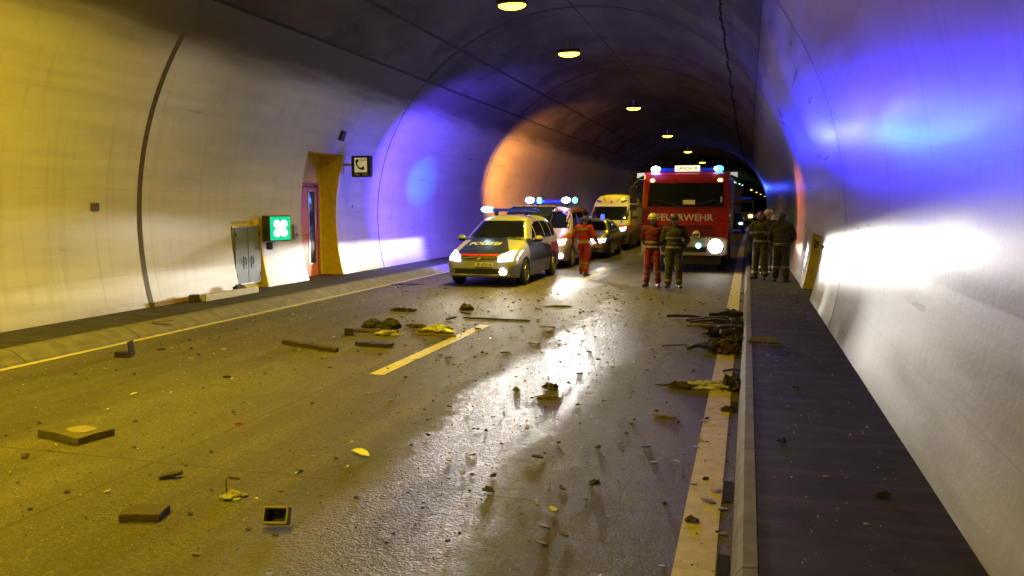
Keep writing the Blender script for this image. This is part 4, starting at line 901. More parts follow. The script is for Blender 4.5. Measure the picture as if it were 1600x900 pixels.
    me2 = evaluated_mesh(o); bpy.data.objects.remove(o); me2.name = 'body'
    n = len(me2.vertices); co_ = np.empty(n * 3); me2.vertices.foreach_get('co', co_); co_ = co_.reshape(-1, 3)
    # cloth folds
    best = np.full(n, 1e9); idx = np.zeros(n, int)
    for (a, c_, ra, rb, m) in seg:
        a_, c2 = np.array(a), np.array(c_); d = c2 - a_; L2 = max(1e-9, d @ d); tt = np.clip(((co_ - a_) @ d) / L2, 0, 1)
        ds = np.linalg.norm(co_ - a_ - tt[:, None] * d, axis=1) - (ra + (rb - ra) * tt); w = ds < best; best[w] = ds[w]; idx[w] = m
    disp = np.array([noise.noise(Vector((p[0] * 9, p[1] * 9, p[2] * 14))) for p in co_]) * .011
    cl = (idx == 1) | (idx == 2); nr = np.empty(n * 3); me2.vertices.foreach_get('normal', nr); nr = nr.reshape(-1, 3)
    co_ = co_ + nr * (disp * cl)[:, None]; me2.vertices.foreach_set('co', co_.ravel())
    for mm in (M_SKIN, jacket, trousers, M_BOOT, C_GLOVE, M_HAIR): me2.materials.append(mm)
    ids = [0] * len(me2.polygons); loops = [p.vertices[0] for p in me2.polygons]
    me2.polygons.foreach_set('material_index', [int(idx[v]) for v in loops]); me2.polygons.foreach_set('use_smooth', [True] * len(me2.polygons)); me2.update()
    body = bpy.data.objects.new('body', me2); COL.objects.link(body); body.parent = t; body.scale = (k, k, k)
    bb = BM(); bb.from_mesh(me2); bvh = BVHTree.FromBMesh(bb); bb.free()
    def band(c, ax, h, m, name='reflective_band', rmax=.3):
        c, ax = Vector(c), Vector(ax).normalized(); u = ax.cross(Vector((0, 1, 0.01))).normalized(); v = ax.cross(u).normalized(); B = BM(); rows = []
        for q in range(28):
            a = 2 * math.pi * q / 28; d = u * math.cos(a) + v * math.sin(a); col = []
            for hh in (-h / 2, h / 2):
                p0 = c + ax * hh; hit = bvh.ray_cast(p0 + d * rmax, -d)
                rr = (hit[0] - p0).dot(d) if hit[0] is not None else .05
                col.append(B.verts.new((p0 + d * (max(.02, rr) + .005)) * k))
            rows.append(col)
        for q in range(28): B.faces.new((rows[q][0], rows[(q + 1) % 28][0], rows[(q + 1) % 28][1], rows[q][1]))
        return obj(name, B, m, t, smooth=True)
    for spec in bands:
        if spec[0] == 'torso': band(pel + (ch - pel) * spec[1], (0, 0, 1), spec[2], spec[3])
        else:
            for nme in ('L', 'R'):
                a, c_ = (P['kn' + nme], P['an' + nme]) if spec[0] == 'leg' else (P['sh' + nme], P['el' + nme]) if spec[0] == 'arm' else (P['el' + nme], P['wr' + nme])
                band(a + (c_ - a) * spec[1], c_ - a, spec[2], spec[3], rmax=.105)
    for s in (-1, 1):
        e = BM(); ellipsoid(e, (hd + Vector((s * .03, -.084, .012))) * k, (.010, .008, .007), 1); obj('eye', e, M_BLACK, t)
    if helmet:
        hb = BM(); ellipsoid(hb, (0, 0, 0), (.118, .145, .125), 3); bmesh.ops.bisect_plane(hb, geom=hb.verts[:] + hb.edges[:] + hb.faces[:], plane_co=(0, 0, -.01), plane_no=(0, -.25, -1), clear_outer=True)
        lathe(hb, [(.118, -.012), (.148, -.022), (.15, -.016), (.12, .0)], 28, 'z')
        for v in hb.verts: v.co = Vector((v.co.x, v.co.y * (1.12 if abs(v.co.z) < .03 else 1), v.co.z)) + hd + Vector((0, .01, .035)); v.co *= k
        ho = obj('helmet', hb, helmet, t, smooth=True)
        cr_ = BM(); tube(cr_, [(hd + Vector((0, -.12 + .24 * q / 8, .05 + .122 * math.sin(math.pi * (q + .6) / 9.2)))) * k for q in range(9)], .012 * k, 6); obj('crest', cr_, M_REFL, ho)
        vs = BM(); box(vs, (hd + Vector((0, -.115, .055))) * k, (.15, .02, .045)); obj('visor', vs, M_REFL if helmet is M_HELM else M_BLACK, ho, bevel=.008)
        nf = BM(); poly_prism(nf, [(-.085, 0), (.085, 0), (.10, -.15), (-.10, -.15)], 'y', .075, .095)
        for v in nf.verts: v.co = (v.co + hd + Vector((0, 0, .01))) * k
        obj('neck_flap', nf, M_BLACK, ho, bevel=.01)
    elif hair:
        hb = BM(); ellipsoid(hb, (0, 0, 0), (.083, .10, .105), 3); bmesh.ops.bisect_plane(hb, geom=hb.verts[:] + hb.edges[:] + hb.faces[:], plane_co=(0, -.02, -.01), plane_no=(0, -.9, -.55), clear_outer=True)
        for v in hb.verts: v.co = (v.co + hd + Vector((0, .008, .018))) * k
        obj('hair', hb, M_HAIR, t, smooth=True)
    return t
def pose(**kw):
    J = dict(pelvis=(0, 0, .95), chest=(0, 0, 1.32), neck=(0, -.005, 1.50), head=(0, -.02, 1.645),
             shL=(-.20, 0, 1.43), shR=(.20, 0, 1.43), elL=(-.27, .04, 1.14), elR=(.27, .04, 1.14), wrL=(-.27, -.06, .90), wrR=(.27, -.06, .90),
             hipL=(-.095, 0, .90), hipR=(.095, 0, .90), knL=(-.12, -.02, .50), knR=(.12, -.02, .50), anL=(-.14, .02, .09), anR=(.14, .02, .09), ftL=(-.3, -1, 0), ftR=(.3, -1, 0))
    J.update(kw); return J
RB = (('torso', .12, .05, M_REFL), ('torso', .42, .05, M_REFL), ('leg', .25, .05, M_REFL), ('leg', .55, .05, M_REFL), ('fore', .45, .04, M_REFL))
pA = person('paramedic in red suit and pale helmet facing the viewer, left of the tan fireman', (-2.17, 19.35, -.012), R(-4), 1.78, pose(elL=(-.26, .10, 1.16), wrL=(-.14, .16, .98), elR=(.26, .08, 1.16), wrR=(.14, .16, .98)), C_RED, C_REDT, 'skin', M_HELM, bands=RB)
# name tag strip on the chest
TB = (('torso', .15, .05, M_REFL), ('torso', .75, .05, M_REFL), ('leg', .72, .06, M_REFY), ('fore', .5, .04, M_REFL))
pB = person('fireman in tan turnout gear and helmet standing before the fire engine', (-1.66, 19.25, -.010), R(6), 1.76, pose(elL=(-.28, .08, 1.15), wrL=(-.16, .17, 1.0), elR=(.33, .06, 1.17), wrR=(.22, .0, .98), knL=(-.11, -.02, .5), anL=(-.12, .02, .09)), C_TAN, C_TAND, 'glove', M_HELMB, bulk=1.1, bands=TB)
PB = (('torso', .18, .07, M_REFY), ('leg', .35, .05, M_REFL), ('leg', .6, .05, M_REFL), ('fore', .4, .04, M_REFL))
pP = person('bareheaded paramedic in red suit walking away beside the police car', (-4.36, 22.0, -.025), R(172), 1.72, pose(knR=(.11, -.14, .52), anR=(.12, -.10, .13), knL=(-.11, .03, .50), anL=(-.12, .20, .10), elL=(-.33, .06, 1.17), wrL=(-.40, -.05, .97), elR=(.33, .02, 1.17), wrR=(.37, -.12, 1.0)), cloth('bright_red_jacket', (.30, .014, .014)), cloth('bright_red_trousers', (.24, .014, .014)), 'skin', None, bands=PB)
bk = BM(); box(bk, (0, .0, 0), (.30, .012, .07)); o = obj('back_panel', bk, M_REFY, pP); o.location = (0, .143, 1.33)
pC = person('fireman with arms crossed facing the road on the right walkway', (.31, 19.75, .2), R(-28), 1.66, pose(elL=(-.30, -.04, 1.17), wrL=(-.03, -.22, 1.22), elR=(.30, -.04, 1.17), wrR=(.04, -.20, 1.15), hdL=(1, -.1, .1), hdR=(-1, -.1, .1), head=(-.02, -.03, 1.645)), C_TAN, C_TAND, 'glove', None, bulk=1.08, bands=TB)
pD = person('fireman in dark bulky coat and helmet with his back to the viewer', (.76, 19.35, .2), R(165), 1.60, pose(elL=(-.29, -.06, 1.16), wrL=(-.18, -.22, 1.02), elR=(.30, -.02, 1.16), wrR=(.24, -.18, .98)), cloth('dark_turnout_coat', (.028, .025, .017)), cloth('dark_turnout_trousers', (.018, .018, .016)), 'glove', M_HELMB, bulk=1.2, bands=(('torso', .08, .05, M_REFY), ('leg', .3, .05, M_REFL), ('fore', .5, .04, M_REFL)))
pE = person('fireman in yellow helmet half hidden behind the two men on the walkway', (.50, 21.3, .2), R(20), 1.66, pose(), C_TAN, C_TAND, 'glove', M_HELM, bulk=1.05, bands=TB)

# ------------------------------------------------------------------ debris
def gz(x): return 0.0057 * x
D_BLACK = mat('charred_black', (.018, .016, .014), .6, var=.4, scale=20, bump=.6); D_BROWN = mat('burnt_brown', (.045, .028, .018), .75, var=.4, scale=15, bump=.6)
D_CONC = mat('broken_concrete', (.085, .075, .055), .8, var=.3, bump=.8); D_WHITE = mat('white_plastic_scrap', (.5, .5, .5), .35); D_GREY = mat('grey_plastic_scrap', (.22, .21, .19), .4)
D_WOOD = mat('splintered_wood', (.16, .12, .07), .75, var=.35, scale=25, bump=.5); D_RED = mat('red_lens_scrap', (.55, .03, .02), .3); D_SILV = mat('bright_metal_scrap', (.45, .45, .43), .4, .5); D_YEL = mat('yellow_plastic_scrap', (.13, .12, .09), .6)
D_BAG = mat('crumpled_pale_foil', (.45, .46, .46), .3, var=.2, scale=12, bump=.6, bscale=14)
def shard_bm(w, l, t, n, seed, bend=0.1):
    r = random.Random(seed); pts = []
    for k in range(n):
        a = 2 * math.pi * (k + r.uniform(-.3, .3)) / n; q = r.uniform(.65, 1.1); pts.append((w / 2 * q * math.cos(a), l / 2 * q * math.sin(a)))
    b = BM(); poly_prism(b, pts, 'z', 0, t)
    cx = r.uniform(-.3, .3)
    for v in b.verts: v.co.z += bend * (v.co.y / max(l, .01)) ** 2 * l * 1.5 + bend * cx * v.co.x
    return b
def lump_bm(sx, sy, sz, seed, rough=.5, sub=3, sharp=True):
    rough *= 1.3; sz *= .72
    r = random.Random(seed); b = BM(); bmesh.ops.create_icosphere(b, subdivisions=sub, radius=1.0); off = Vector((seed * 3.1, seed * 1.7, seed))
    for v in b.verts:
        n_ = noise.noise(v.co * 1.6 + off) + .6 * noise.noise(v.co * 3.7 + off); q = 1 + rough * n_
        v.co = Vector((v.co.x * sx * q, v.co.y * sy * q, max(-.15, v.co.z) * sz * (1 + rough * 1.3 * noise.noise(v.co * 4.5 - off))))
    lo = min(v.co.z for v in b.verts)
    for v in b.verts: v.co.z -= lo
    return b
def beam_bm(l, w, t, seed, kink=.0, cuts=8):
    r = random.Random(seed); b = BM(); rows = []
    for i in range(cuts + 1):
        x = -l / 2 + l * i / cuts; zz = kink * (1 - abs(x) / (l / 2)) + r.uniform(-.1, .1) * t; yy = r.uniform(-.08, .08) * w; q = 1.0 if 0 < i < cuts else r.uniform(.5, .9)
        rows.append([b.verts.new(p) for p in ((x, yy - w / 2 * q, zz), (x + r.uniform(-.3, .3) * w * (i in (0, cuts)), yy + w / 2 * q, zz), (x, yy + w / 2 * q, zz + t), (x, yy - w / 2 * q, zz + t * r.uniform(.8, 1.05)))])
    for i in range(cuts):
        for k in range(4): b.faces.new((rows[i][k], rows[i][(k + 1) % 4], rows[i + 1][(k + 1) % 4], rows[i + 1][k]))
    b.faces.new(rows[0]); b.faces.new(rows[-1][::-1]); return b
def put(name, b, m, x, y, rz, label, cat, group=None, tilt=(0, 0), base=None, smooth=False):
    o = obj(name, b, m, None, smooth=smooth); o.rotation_euler = (tilt[0], tilt[1], rz); bz = gz(x) if base is None else base
    Rm = o.rotation_euler.to_matrix(); lo = min((Rm @ v.co).z for v in o.data.vertices); o.location = (x, y, bz + .002 - lo); return tag(o, label, cat, group)
def slab(l, w, t, seed):
    b = BM(); r = random.Random(seed); pts = [(-l / 2, -w / 2), (-l * .1, -w / 2 * .93), (l / 2, -w / 2), (l / 2 * .97, 0), (l / 2, w / 2), (0, w / 2 * 1.04), (-l / 2 * .96, w / 2)]
    poly_prism(b, pts, 'z', 0, t); bmesh.ops.bevel(b, geom=b.edges[:], offset=.006, segments=1, affect='EDGES'); return b
s1 = put('concrete_slab', slab(.56, .34, .065, 1), D_CONC, -5.50, 5.40, R(-12), 'broken grey-brown slab with pale patch lying at far left', 'slab')
pp_ = shard_bm(.30, .20, .004, 9, 77, 0); bmesh.ops.translate(pp_, vec=(.06, .02, .065), verts=pp_.verts); obj('pale_patch', pp_, mat('pale_mortar', (.22, .2, .13), .8, bump=.6), s1)
put('stone_block', slab(.26, .17, .05, 2), mat('brown_block', (.06, .045, .032), .8, bump=.8), -3.62, 4.05, R(18), 'small brown flat block lower left with a chip on top', 'block')
tf = thing('metal_frame', 'small square dark metal frame standing on the road at lower left', 'frame', (-2.71, 4.11, gz(-2.7)), R(14))
b = BM(); 
for (c, s) in (((0, 0, .008), (.155, .07, .014)), ((0, 0, .10), (.155, .07, .012)), ((-.072, 0, .054), (.013, .07, .094)), ((.072, 0, .054), (.013, .07, .094))): box(b, c, s)
obj('frame', b, D_GREY, tf, bevel=.002); obj('inner_rim', box(BM(), (0, .036, .054), (.15, .004, .1)), D_BLACK, tf)
tf.rotation_euler = (R(-28), 0, R(14)); tf.location.z = .012
cu = put('pale_cup', lump_bm(.075, .06, .045, 5, .5), mat('dirty_cup', (.24, .23, .18), .6), -3.29, 4.50, 0, 'crushed pale scrap with a thin upright wire left of centre', 'scrap', smooth=True)
b = BM(); tube(b, [(-.07, .02, 0), (-.072, .03, .11), (-.05, .03, .13)], .004, 5); tube(b, [(-.05, .03, .125), (.03, .04, .12)], .008, 5); obj('wire', b, D_BLACK, cu)
put('curved_shard', shard_bm(.22, .08, .012, 7, 11, .5), D_WHITE, -2.88, 5.58, R(-20), 'curved white shard with violet sheen alone in mid road', 'shard', tilt=(.25, .15))
put('long_beam', beam_bm(1.18, .085, .055, 21), D_BROWN, -5.83, 9.80, R(-21), 'long charred beam lying across the left lane', 'beam')
put('dark_plank', beam_bm(.58, .13, .05, 22), D_BLACK, -5.0, 10.14, R(-3), 'flat black plank left of the lane marking', 'plank')
b = BM(); box(b, (0, 0, .04), (.2, .12, .07)); box(b, (.095, .03, .12), (.018, .09, .2), (.15, 0, 0)); o = put('bent_bracket', b, D_BLACK, -7.86, 8.56, 0, 'black L-shaped bracket with one upright arm at left', 'bracket')
put('black_bumper_piece', lump_bm(.17, .1, .15, 31, .35), D_BLACK, -5.82, 11.8, .2, 'larger left half of the black crumpled housing in the left lane', 'scrap')
put('black_housing', lump_bm(.16, .1, .19, 32, .3), D_BLACK, -5.50, 11.76, .0, 'boxy right half of the black crumpled housing in the left lane', 'scrap')
put('torn_trim', lump_bm(.18, .06, .06, 33, .6), D_BROWN, -5.13, 11.95, -.2, 'torn brown trim just right of the black housing', 'scrap')
put('broken_mirror_shell', lump_bm(.17, .08, .07, 34, .7), D_GREY, -5.24, 11.1, .3, 'grey broken shell below the black housing', 'scrap')
put('flat_mat', beam_bm(.75, .2, .02, 35), D_BROWN, -5.6, 11.35, -.05, 'thin dark sheet under the black crumpled housing', 'sheet')
b = BM(); box(b, (0, 0, .055), (.13, .04, .11)); box(b, (0, 0, .005), (.15, .08, .01)); put('small_black_box', b, D_BLACK, -5.81, 10.92, .05, 'small upright black box left of the flat plank', 'box')
bg = put('crumpled_bag', lump_bm(.25, .15, .13, 41, .45, 4), D_BAG, -4.58, 11.55, -.1, 'crumpled pale yellow bag near the lane marking', 'bag', smooth=True)
put('dark_bag_lining', lump_bm(.15, .06, .06, 42, .5), D_BROWN, -4.70, 11.36, 0, 'dark torn rag at the front of the pale bag', 'rag')
put('thin_rod', beam_bm(.75, .035, .028, 43), D_WOOD, -4.54, 11.22, R(-5), 'thin brown rod in front of the crumpled pale bag', 'rod')
put('long_thin_rod', beam_bm(1.2, .035, .03, 44, .0), D_BLACK, -4.12, 13.08, R(-2), 'long thin black rod beyond the lane marking', 'rod')
put('black_lump', lump_bm(.14, .1, .13, 45, .4), D_BLACK, -5.1, 14.25, 0, 'round black lump on the road in front of the police car', 'scrap')
put('bent_strip', beam_bm(.34, .04, .02, 46), D_BROWN, -4.92, 13.75, R(-40), 'bent brown strip beside the round black lump', 'strip')
put('black_wedge', beam_bm(.16, .06, .02, 47), D_BLACK, -3.97, 4.72, .5, 'black pointed wedge between the slab and the metal frame', 'wedge', tilt=(0, -.15))
put('twisted_black_strip', lump_bm(.22, .05, .07, 48, .8), D_BLACK, -6.15, 13.75, .2, 'twisted black strip left of the round black lump', 'strip')
put('dark_flake', lump_bm(.28, .06, .03, 49, .5), D_BLACK, -3.5, 15.15, .1, 'long dark rag on the road below the red paramedics', 'rag')
put('dark_flake', lump_bm(.33, .09, .03, 50, .5), D_BLACK, -8.25, 18.6, .1, 'dark rag by the left kerb near the police car wheel', 'rag')
put('black_scrap', lump_bm(.09, .06, .06, 51, .6), D_BLACK, -1.97, 8.22, .2, 'small black scrap in the shiny wheel track', 'scrap')
put('brown_scrap', lump_bm(.11, .04, .03, 52, .6), D_YEL, -1.92, 7.80, .1, 'flat yellowish scrap in the shiny wheel track', 'scrap')
put('amber_cap', lump_bm(.035, .035, .055, 53, .2), D_YEL, -2.31, 8.02, 0, 'tiny upright yellowish cap at the left rim of the shiny track', 'cap')
put('pale_offcut', lump_bm(.12, .035, .02, 54, .4), D_WOOD, -.70, 7.36, 0, 'pale offcut on the road left of the yellow edge line', 'offcut')
put('white_torn_sheet', lump_bm(.22, .09, .075, 55, .6, 4), D_WHITE, -.34, 8.68, .1, 'torn white sheet on the edge line before the burnt heap', 'sheet')
put('brown_torn_sheet', lump_bm(.2, .08, .06, 56, .7), D_BROWN, -.62, 8.66, .0, 'dark brown torn scrap left of the white sheet', 'scrap')
put('black_engine_scrap', lump_bm(.09, .12, .14, 57, .7), D_BLACK, -.10, 8.70, 0, 'black lump wedged against the kerb beside the white sheet', 'scrap')
put('rust_brown_piece', lump_bm(.065, .05, .05, 58, .5), D_BROWN, -.13, 7.75, .4, 'rust brown piece on the edge line against the kerb', 'scrap')
b = BM(); poly_prism(b, [(-.20, 0), (.20, 0), (.13, .13), (-.16, .13)], 'y', -.012, .012); put('number_board', b, D_YEL, .25, 10.55, R(-4), 'yellow-edged grey board lying on the right walkway by the heap', 'board', tilt=(-1.15, 0), base=.2)
b = BM(); box(b, (0, 0, 0), (.05, .32, .02)); put('short_board', b, D_WOOD, -8.9, 10.55, R(-30), 'short pale board at the left kerb edge', 'board', base=.105)
# the cover slab standing against the left wall, with the dark lump on it
cs = put('cover_slab', slab(.10, 1.75, .13, 61), mat('pale_concrete', (.42, .38, .32), .7, bump=.6), -10.02, 13.9, R(0), 'long pale concrete cover laid on the left walkway below the cabinet', 'slab', base=.104)
put('dark_rag', lump_bm(.07, .17, .10, 62, .4), D_BLACK, -10.15, 14.35, 0, 'black rag on the pale concrete cover', 'rag', base=.22)
put('brown_brick', box(BM(), (0, 0, .06), (.12, .18, .13)), D_BROWN, -10.2, 12.98, .1, 'brown block at the near end of the pale concrete cover', 'block', base=.104)
put('timber_strip', box(BM(), (0, 0, .04), (.03, .95, .08)), mat('ochre_timber', (.30, .19, .07), .7), -10.36, 12.55, R(1.5), 'ochre timber strip along the foot of the left wall', 'strip', base=.104)
# burnt heap against the right kerb
hr = random.Random(12); adj = ['short', 'long', 'bent', 'split', 'thin', 'wide', 'ragged', 'flat', 'curled', 'stubby']; k = 0
spots = [(-.95, 13.98, .7, .08, 'B', -4), (-.62, 13.7, .65, .07, 'N', 3), (-.45, 13.1, .8, .07, 'B', -3), (-.5, 12.75, .75, .05, 'W', 4), (-.28, 14.5, .4, .06, 'N', 0), (-.3, 13.35, .7, .05, 'N', 8), (-.22, 12.45, .5, .1, 'B', -10), (-.78, 11.1, .65, .025, 'N', -12), (-.58, 10.95, .32, .08, 'B', -8), (-.35, 13.85, .5, .09, 'B', 12), (-.15, 11.9, .38, .1, 'N', 15), (-.20, 11.45, .4, .07, 'W', -20), (-.10, 9.55, .26, .04, 'N', 3), (-.3, 12.2, .6, .04, 'B', 6), (-.4, 12.95, .5, .05, 'N', -14)]
where = ['at the far left tip of the burnt heap', 'near the far left of the burnt heap', 'across the middle of the burnt heap', 'pale among the dark bars of the burnt heap', 'at the far end of the burnt heap by the kerb', 'sloping over the back of the burnt heap', 'in the front half of the burnt heap', 'lying left in front of the burnt heap', 'dark at the front left foot of the burnt heap', 'on the rear top of the burnt heap', 'against the kerb in the burnt heap', 'pale in the front of the burnt heap', 'alone on the edge line nearer than the heap', 'low in the centre of the burnt heap', 'slanting over the centre of the burnt heap']
for i, (x, y, l, w, mm, a) in enumerate(spots):
    put('charred_bar', beam_bm(l, w, w * .6, 100 + i, .03), {'B': D_BLACK, 'N': D_BROWN, 'W': D_WOOD}[mm], x, y, R(a), '%s %s bar %s' % (adj[i % 10], {'B': 'black', 'N': 'brown', 'W': 'pale'}[mm], where[i]), 'bar', 'bars of the burnt heap', tilt=(hr.uniform(-.2, .2), hr.uniform(-.10, .10)), base=gz(x) + (0.0 if i in (0, 7, 8, 12) else hr.uniform(0, .07)))
for i, (x, y, s, h, w_) in enumerate([(-.25, 10.95, .17, .17, 'front'), (-.10, 11.35, .14, .20, 'front kerb side'), (-.38, 11.3, .13, .12, 'front left'), (-.12, 12.0, .16, .20, 'middle kerb side'), (-.32, 12.2, .17, .15, 'middle'), (-.14, 12.75, .15, .22, 'rear kerb side'), (-.42, 13.0, .16, .12, 'rear left'), (-.2, 13.5, .18, .16, 'rear'), (-.22, 14.7, .17, .12, 'farthest'), (-.06, 10.8, .1, .14, 'nearest kerb side')]):
    put('charred_lump', lump_bm(s * 1.1, s, h * .72, 200 + i, .85, 4), D_BLACK if i % 3 else D_BROWN, x, y, i, 'crusty charred lump, the %s one of the burnt heap' % w_, 'lump', 'charred lumps of the burnt heap')
put('pale_scrap_flake', shard_bm(.09, .07, .01, 6, 301, .3), D_SILV, -.2, 13.1, .3, 'small bright flake on top of the burnt heap', 'flake', base=.13, tilt=(.3, .2))
put('yellow_scrap_flake', shard_bm(.12, .06, .01, 6, 302, .3), D_YEL, -.18, 11.1, .1, 'yellow flake in the front of the burnt heap', 'flake', base=.13, tilt=(.5, .2))
# pieces one can point at, each with a label of its own
ZN = [('white', D_WHITE), ('black', D_BLACK), ('grey', D_GREY), ('silver', D_SILV), ('brown', D_BROWN), ('yellowish', D_YEL)]
pc = [(-5.42, 4.82, 4, .1, 'below the big slab at far left'), (-4.77, 5.26, 4, .03, 'right of the big slab'), (-4.38, 6.11, 'R', .07, 'red sliver in the left lane'), (-4.19, 4.35, 0, .05, 'left of the brown block'), (-2.94, 3.66, 5, .06, 'at the bottom edge left of the metal frame'), (-3.12, 4.52, 0, .03, 'just right of the crushed cup'), (-2.97, 4.16, 0, .03, 'just left of the metal frame'),
      (-5.73, 7.81, 1, .12, 'left of the centre joint'), (-7.4, 9.32, 1, .1, 'near the black bracket at left'), (-7.75, 9.13, 1, .12, 'right of the black bracket at left'), (-4.85, 8.61, 1, .07, 'left of the near end of the lane marking'), (-3.41, 7.26, 0, .07, 'right of the centre joint in mid road'), (-3.14, 5.09, 1, .07, 'left of the curved white shard'), (-3.05, 4.69, 5, .05, 'between the cup and the curved white shard'),
      (-2.72, 4.69, 5, .04, 'above the metal frame'), (-2.04, 5.8, 3, .05, 'in the blue part of the shiny track'), (-1.88, 5.37, 1, .05, 'dark in the shiny track'), (-1.66, 5.07, 4, .07, 'at the right of the shiny track near the oil stain'), (-1.15, 4.85, 0, .09, 'right of the shiny track near the viewer'), (-1.09, 4.31, 5, .08, 'lowest of the pieces right of the shiny track'), (-1.14, 4.56, 5, .08, 'between two slivers right of the shiny track'), (-1.0, 4.48, 5, .07, 'rightmost of the slivers near the viewer'),
      (-1.17, 5.25, 4, .05, 'beside the right rim of the shiny track'), (-.98, 5.41, 1, .08, 'black in the dark part of the right lane'), (-.97, 6.45, 2, .06, 'grey in the middle of the right lane'), (-1.11, 6.26, 1, .05, 'at the right rim of the shiny track, farther up'), (-.34, 6.47, 3, .06, 'beside the edge line, nearer of two'), (-.32, 6.66, 3, .07, 'beside the edge line, farther of two'), (-.73, 6.36, 1, .08, 'black pair left of the edge line'), (-.39, 4.23, 0, .04, 'left of the edge line at the bottom'),
      (-.15, 5.47, 3, .09, 'curled on the edge line'), (-.20, 5.25, 2, .10, 'pointed on the edge line'), (-.10, 5.15, 3, .07, 'beside the kerb on the edge line'), (-.28, 4.9, 4, .07, 'brown across the left rim of the edge line'), (-.09, 4.75, 2, .06, 'against the kerb nearest the viewer'), (-.33, 7.28, 3, .08, 'on the left rim of the edge line further up'), (-1.52, 5.87, 4, .09, 'brown in the bright part of the track'), (-1.54, 8.11, 2, .06, 'grey at the right rim of the track farther up'), (-1.83, 9.03, 1, .1, 'black where the shiny track narrows'),
      (-3.67, 9.57, 1, .12, 'black right of the lane marking'), (-3.85, 9.75, 1, .1, 'flat black beside the lane marking'), (-3.06, 10.1, 4, .12, 'brown between lane marking and shiny track'), (-3.06, 12.28, 0, .3, 'long pale strip right of the lane marking'), (-2.84, 10.9, 2, .14, 'grey right of the lane marking'), (-4.1, 12.0, 1, .14, 'black on the far end of the lane marking'), (-6.04, 12.8, 0, .08, 'white beyond the black housing'), (-4.9, 12.9, 1, .2, 'black bar beyond the pale bag'),
      (.29, 6.1, 1, .07, 'black on the right walkway near the viewer'), (.27, 9.69, 0, .05, 'white on the right walkway by the heap'), (.49, 8.0, 1, .06, 'black on the right walkway in the middle'), (.53, 5.39, 0, .03, 'white on the right walkway near the viewer'), (.82, 5.1, 1, .08, 'flat black on the walkway by the right wall'), (.67, 4.62, 0, .03, 'white at the lower right on the walkway'), (.9, 15.2, 1, .1, 'black on the walkway below the yellow niche'), (.95, 6.7, 0, .04, 'white by the foot of the right wall')]
for i, (x, y, m, s, w_) in enumerate(pc):
    nm, mm = ('red', D_RED) if m == 'R' else ZN[m]; bz = .203 if x > .1 else None
    hr2 = random.Random(i * 7 + 1)
    b = lump_bm(s * .6, s * .45, s * .45, 400 + i, .6, 2) if m in (1, 4) and s < .1 and i % 2 else shard_bm(s * 1.15, s * .6, max(.004, s * .12), 5 + i % 3, 400 + i, .25)
    put({1: 'black_fragment', 4: 'brown_fragment'}.get(m, 'sliver'), b, mm, x, y, hr2.uniform(-.8, .8), ('%s fragment %s' % (nm, w_)) if nm not in w_ else 'fragment, ' + w_, 'fragment', None, tilt=(hr2.uniform(-.2, .25), hr2.uniform(-.15, .15)), base=bz)
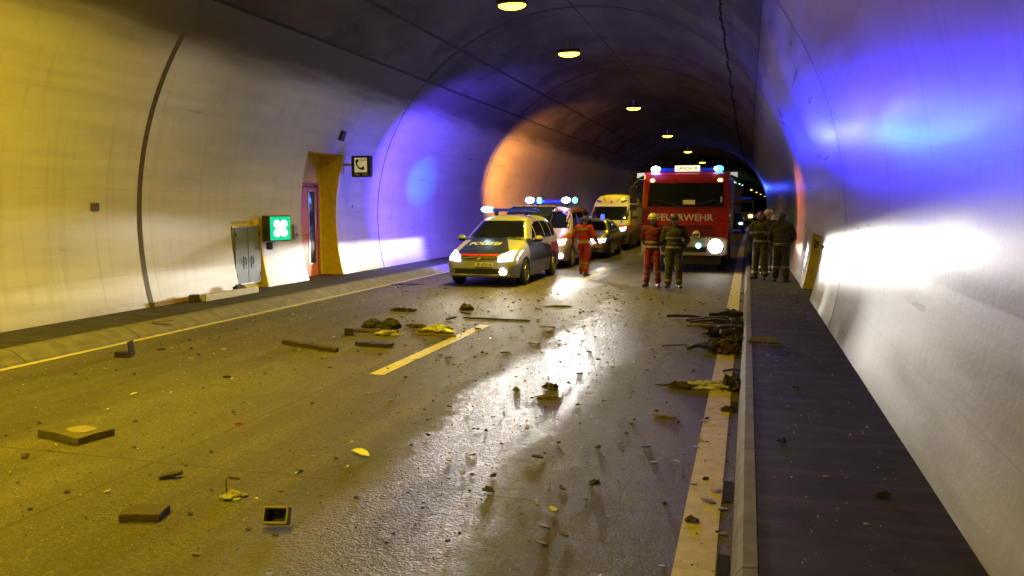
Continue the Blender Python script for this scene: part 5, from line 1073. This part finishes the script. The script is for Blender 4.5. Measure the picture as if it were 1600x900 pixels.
# scattered small bits: countable, alike
protos = {}
fr = random.Random(99)
names = [('small white splinter strewn on the road', D_WHITE, 'splinter', 'white splinters on the road'), ('small black crumb strewn on the road', D_BLACK, 'crumb', 'black crumbs on the road'), ('small brown chip strewn on the road', D_BROWN, 'chip', 'brown chips on the road'), ('small grey chip strewn on the road', D_GREY, 'chip', 'grey chips on the road')]
for i in range(430):
    q = [0, 1, 1, 2, 3, 0, 1, 2][i % 8]; v_ = (i // 8) % 3; key = (q, v_)
    # density grows towards the middle distance
    y = 3.9 + 14 * fr.random() ** 1.1; x = fr.uniform(-8.3, -.2) if fr.random() < .6 else fr.gauss(-4.6, 1.6) if y > 8 else fr.gauss(-1.6, 1.1)
    x = max(-8.5, min(-.1, x))
    sc = fr.uniform(.5, 1.25) * (1 + .06 * (y - 4))
    if key not in protos:
        b = shard_bm(.05, .028, .005, 5 + v_, 700 + q * 10 + v_, .3) if q in (0, 3) else lump_bm(.022, .016, .014, 700 + q * 10 + v_, .6, 1)
        o = put(names[q][2] if q else 'splinter', b, names[q][1], x, y, fr.uniform(0, 6), names[q][0], 'fragment', names[q][3], tilt=(fr.uniform(-.2, .2), 0)); protos[key] = o
    else:
        o = protos[key].copy(); COL.objects.link(o); o.rotation_euler = (fr.uniform(-.3, .3), fr.uniform(-.2, .2), fr.uniform(0, 6)); o.location = (x, y, gz(x) + .006)
    o.scale = (sc,) * 3
    zx = 'left lane by the left kerb' if x < -6.4 else 'left lane' if x < -4.2 else 'middle of the road' if x < -2.8 else 'shiny wheel track' if x < -1.2 else 'right lane by the edge line'
    zy = 'nearest the viewer' if y < 5.5 else 'near the big slab' if y < 7.5 else 'short of the lane marking' if y < 10 else 'level with the burnt heap' if y < 13.5 else 'below the vehicles'
    o['label'] = 'small %s in the %s, %s' % (['white splinter', 'black crumb', 'brown chip', 'grey chip'][q], zx, zy); o['group'] = '%s: %s, %s' % (names[q][3], zx, zy)
# uncountable grit swept over road and walkway
gb = BM()
for i in range(5200):
    if i < 4300: y = 3.6 + 16 * fr.random() ** 1.3; x = fr.uniform(-8.6, -.05); z = gz(x)
    elif i < 4800: y = fr.uniform(10.5, 15); x = -abs(fr.gauss(0, .35)) - .03; z = gz(x)
    else: y = fr.uniform(4, 18); x = fr.uniform(.12, 1.0); z = .2
    s = fr.uniform(.003, .009) * (1 + .07 * (y - 3)); a = fr.uniform(0, 6)
    v = [gb.verts.new((x + s * math.cos(a + t) * fr.uniform(.6, 1.3), y + s * math.sin(a + t) * fr.uniform(.6, 1.3), z + .005)) for t in (0, 2.1, 4.2)]; top = gb.verts.new((x, y, z + .005 + s))
    for p in range(3): gb.faces.new((v[p], v[(p + 1) % 3], top))
    gb.faces.new(v[::-1])
gm = bpy.data.materials.new('grit'); g = NG(gm); c = g.mix(g.m_('GREATER_THAN', g.noise(3.0, 2, g.vec(9, 9, 1)), .52), (.05, .045, .035), (.42, .4, .34)); g.L(c, g.b.inputs['Base Color']); g.b.inputs['Roughness'].default_value = .4
o = obj('grit', gb, gm, None); tag(o, 'fine grit and glass crumbs scattered over the road', 'grit', kind='stuff')
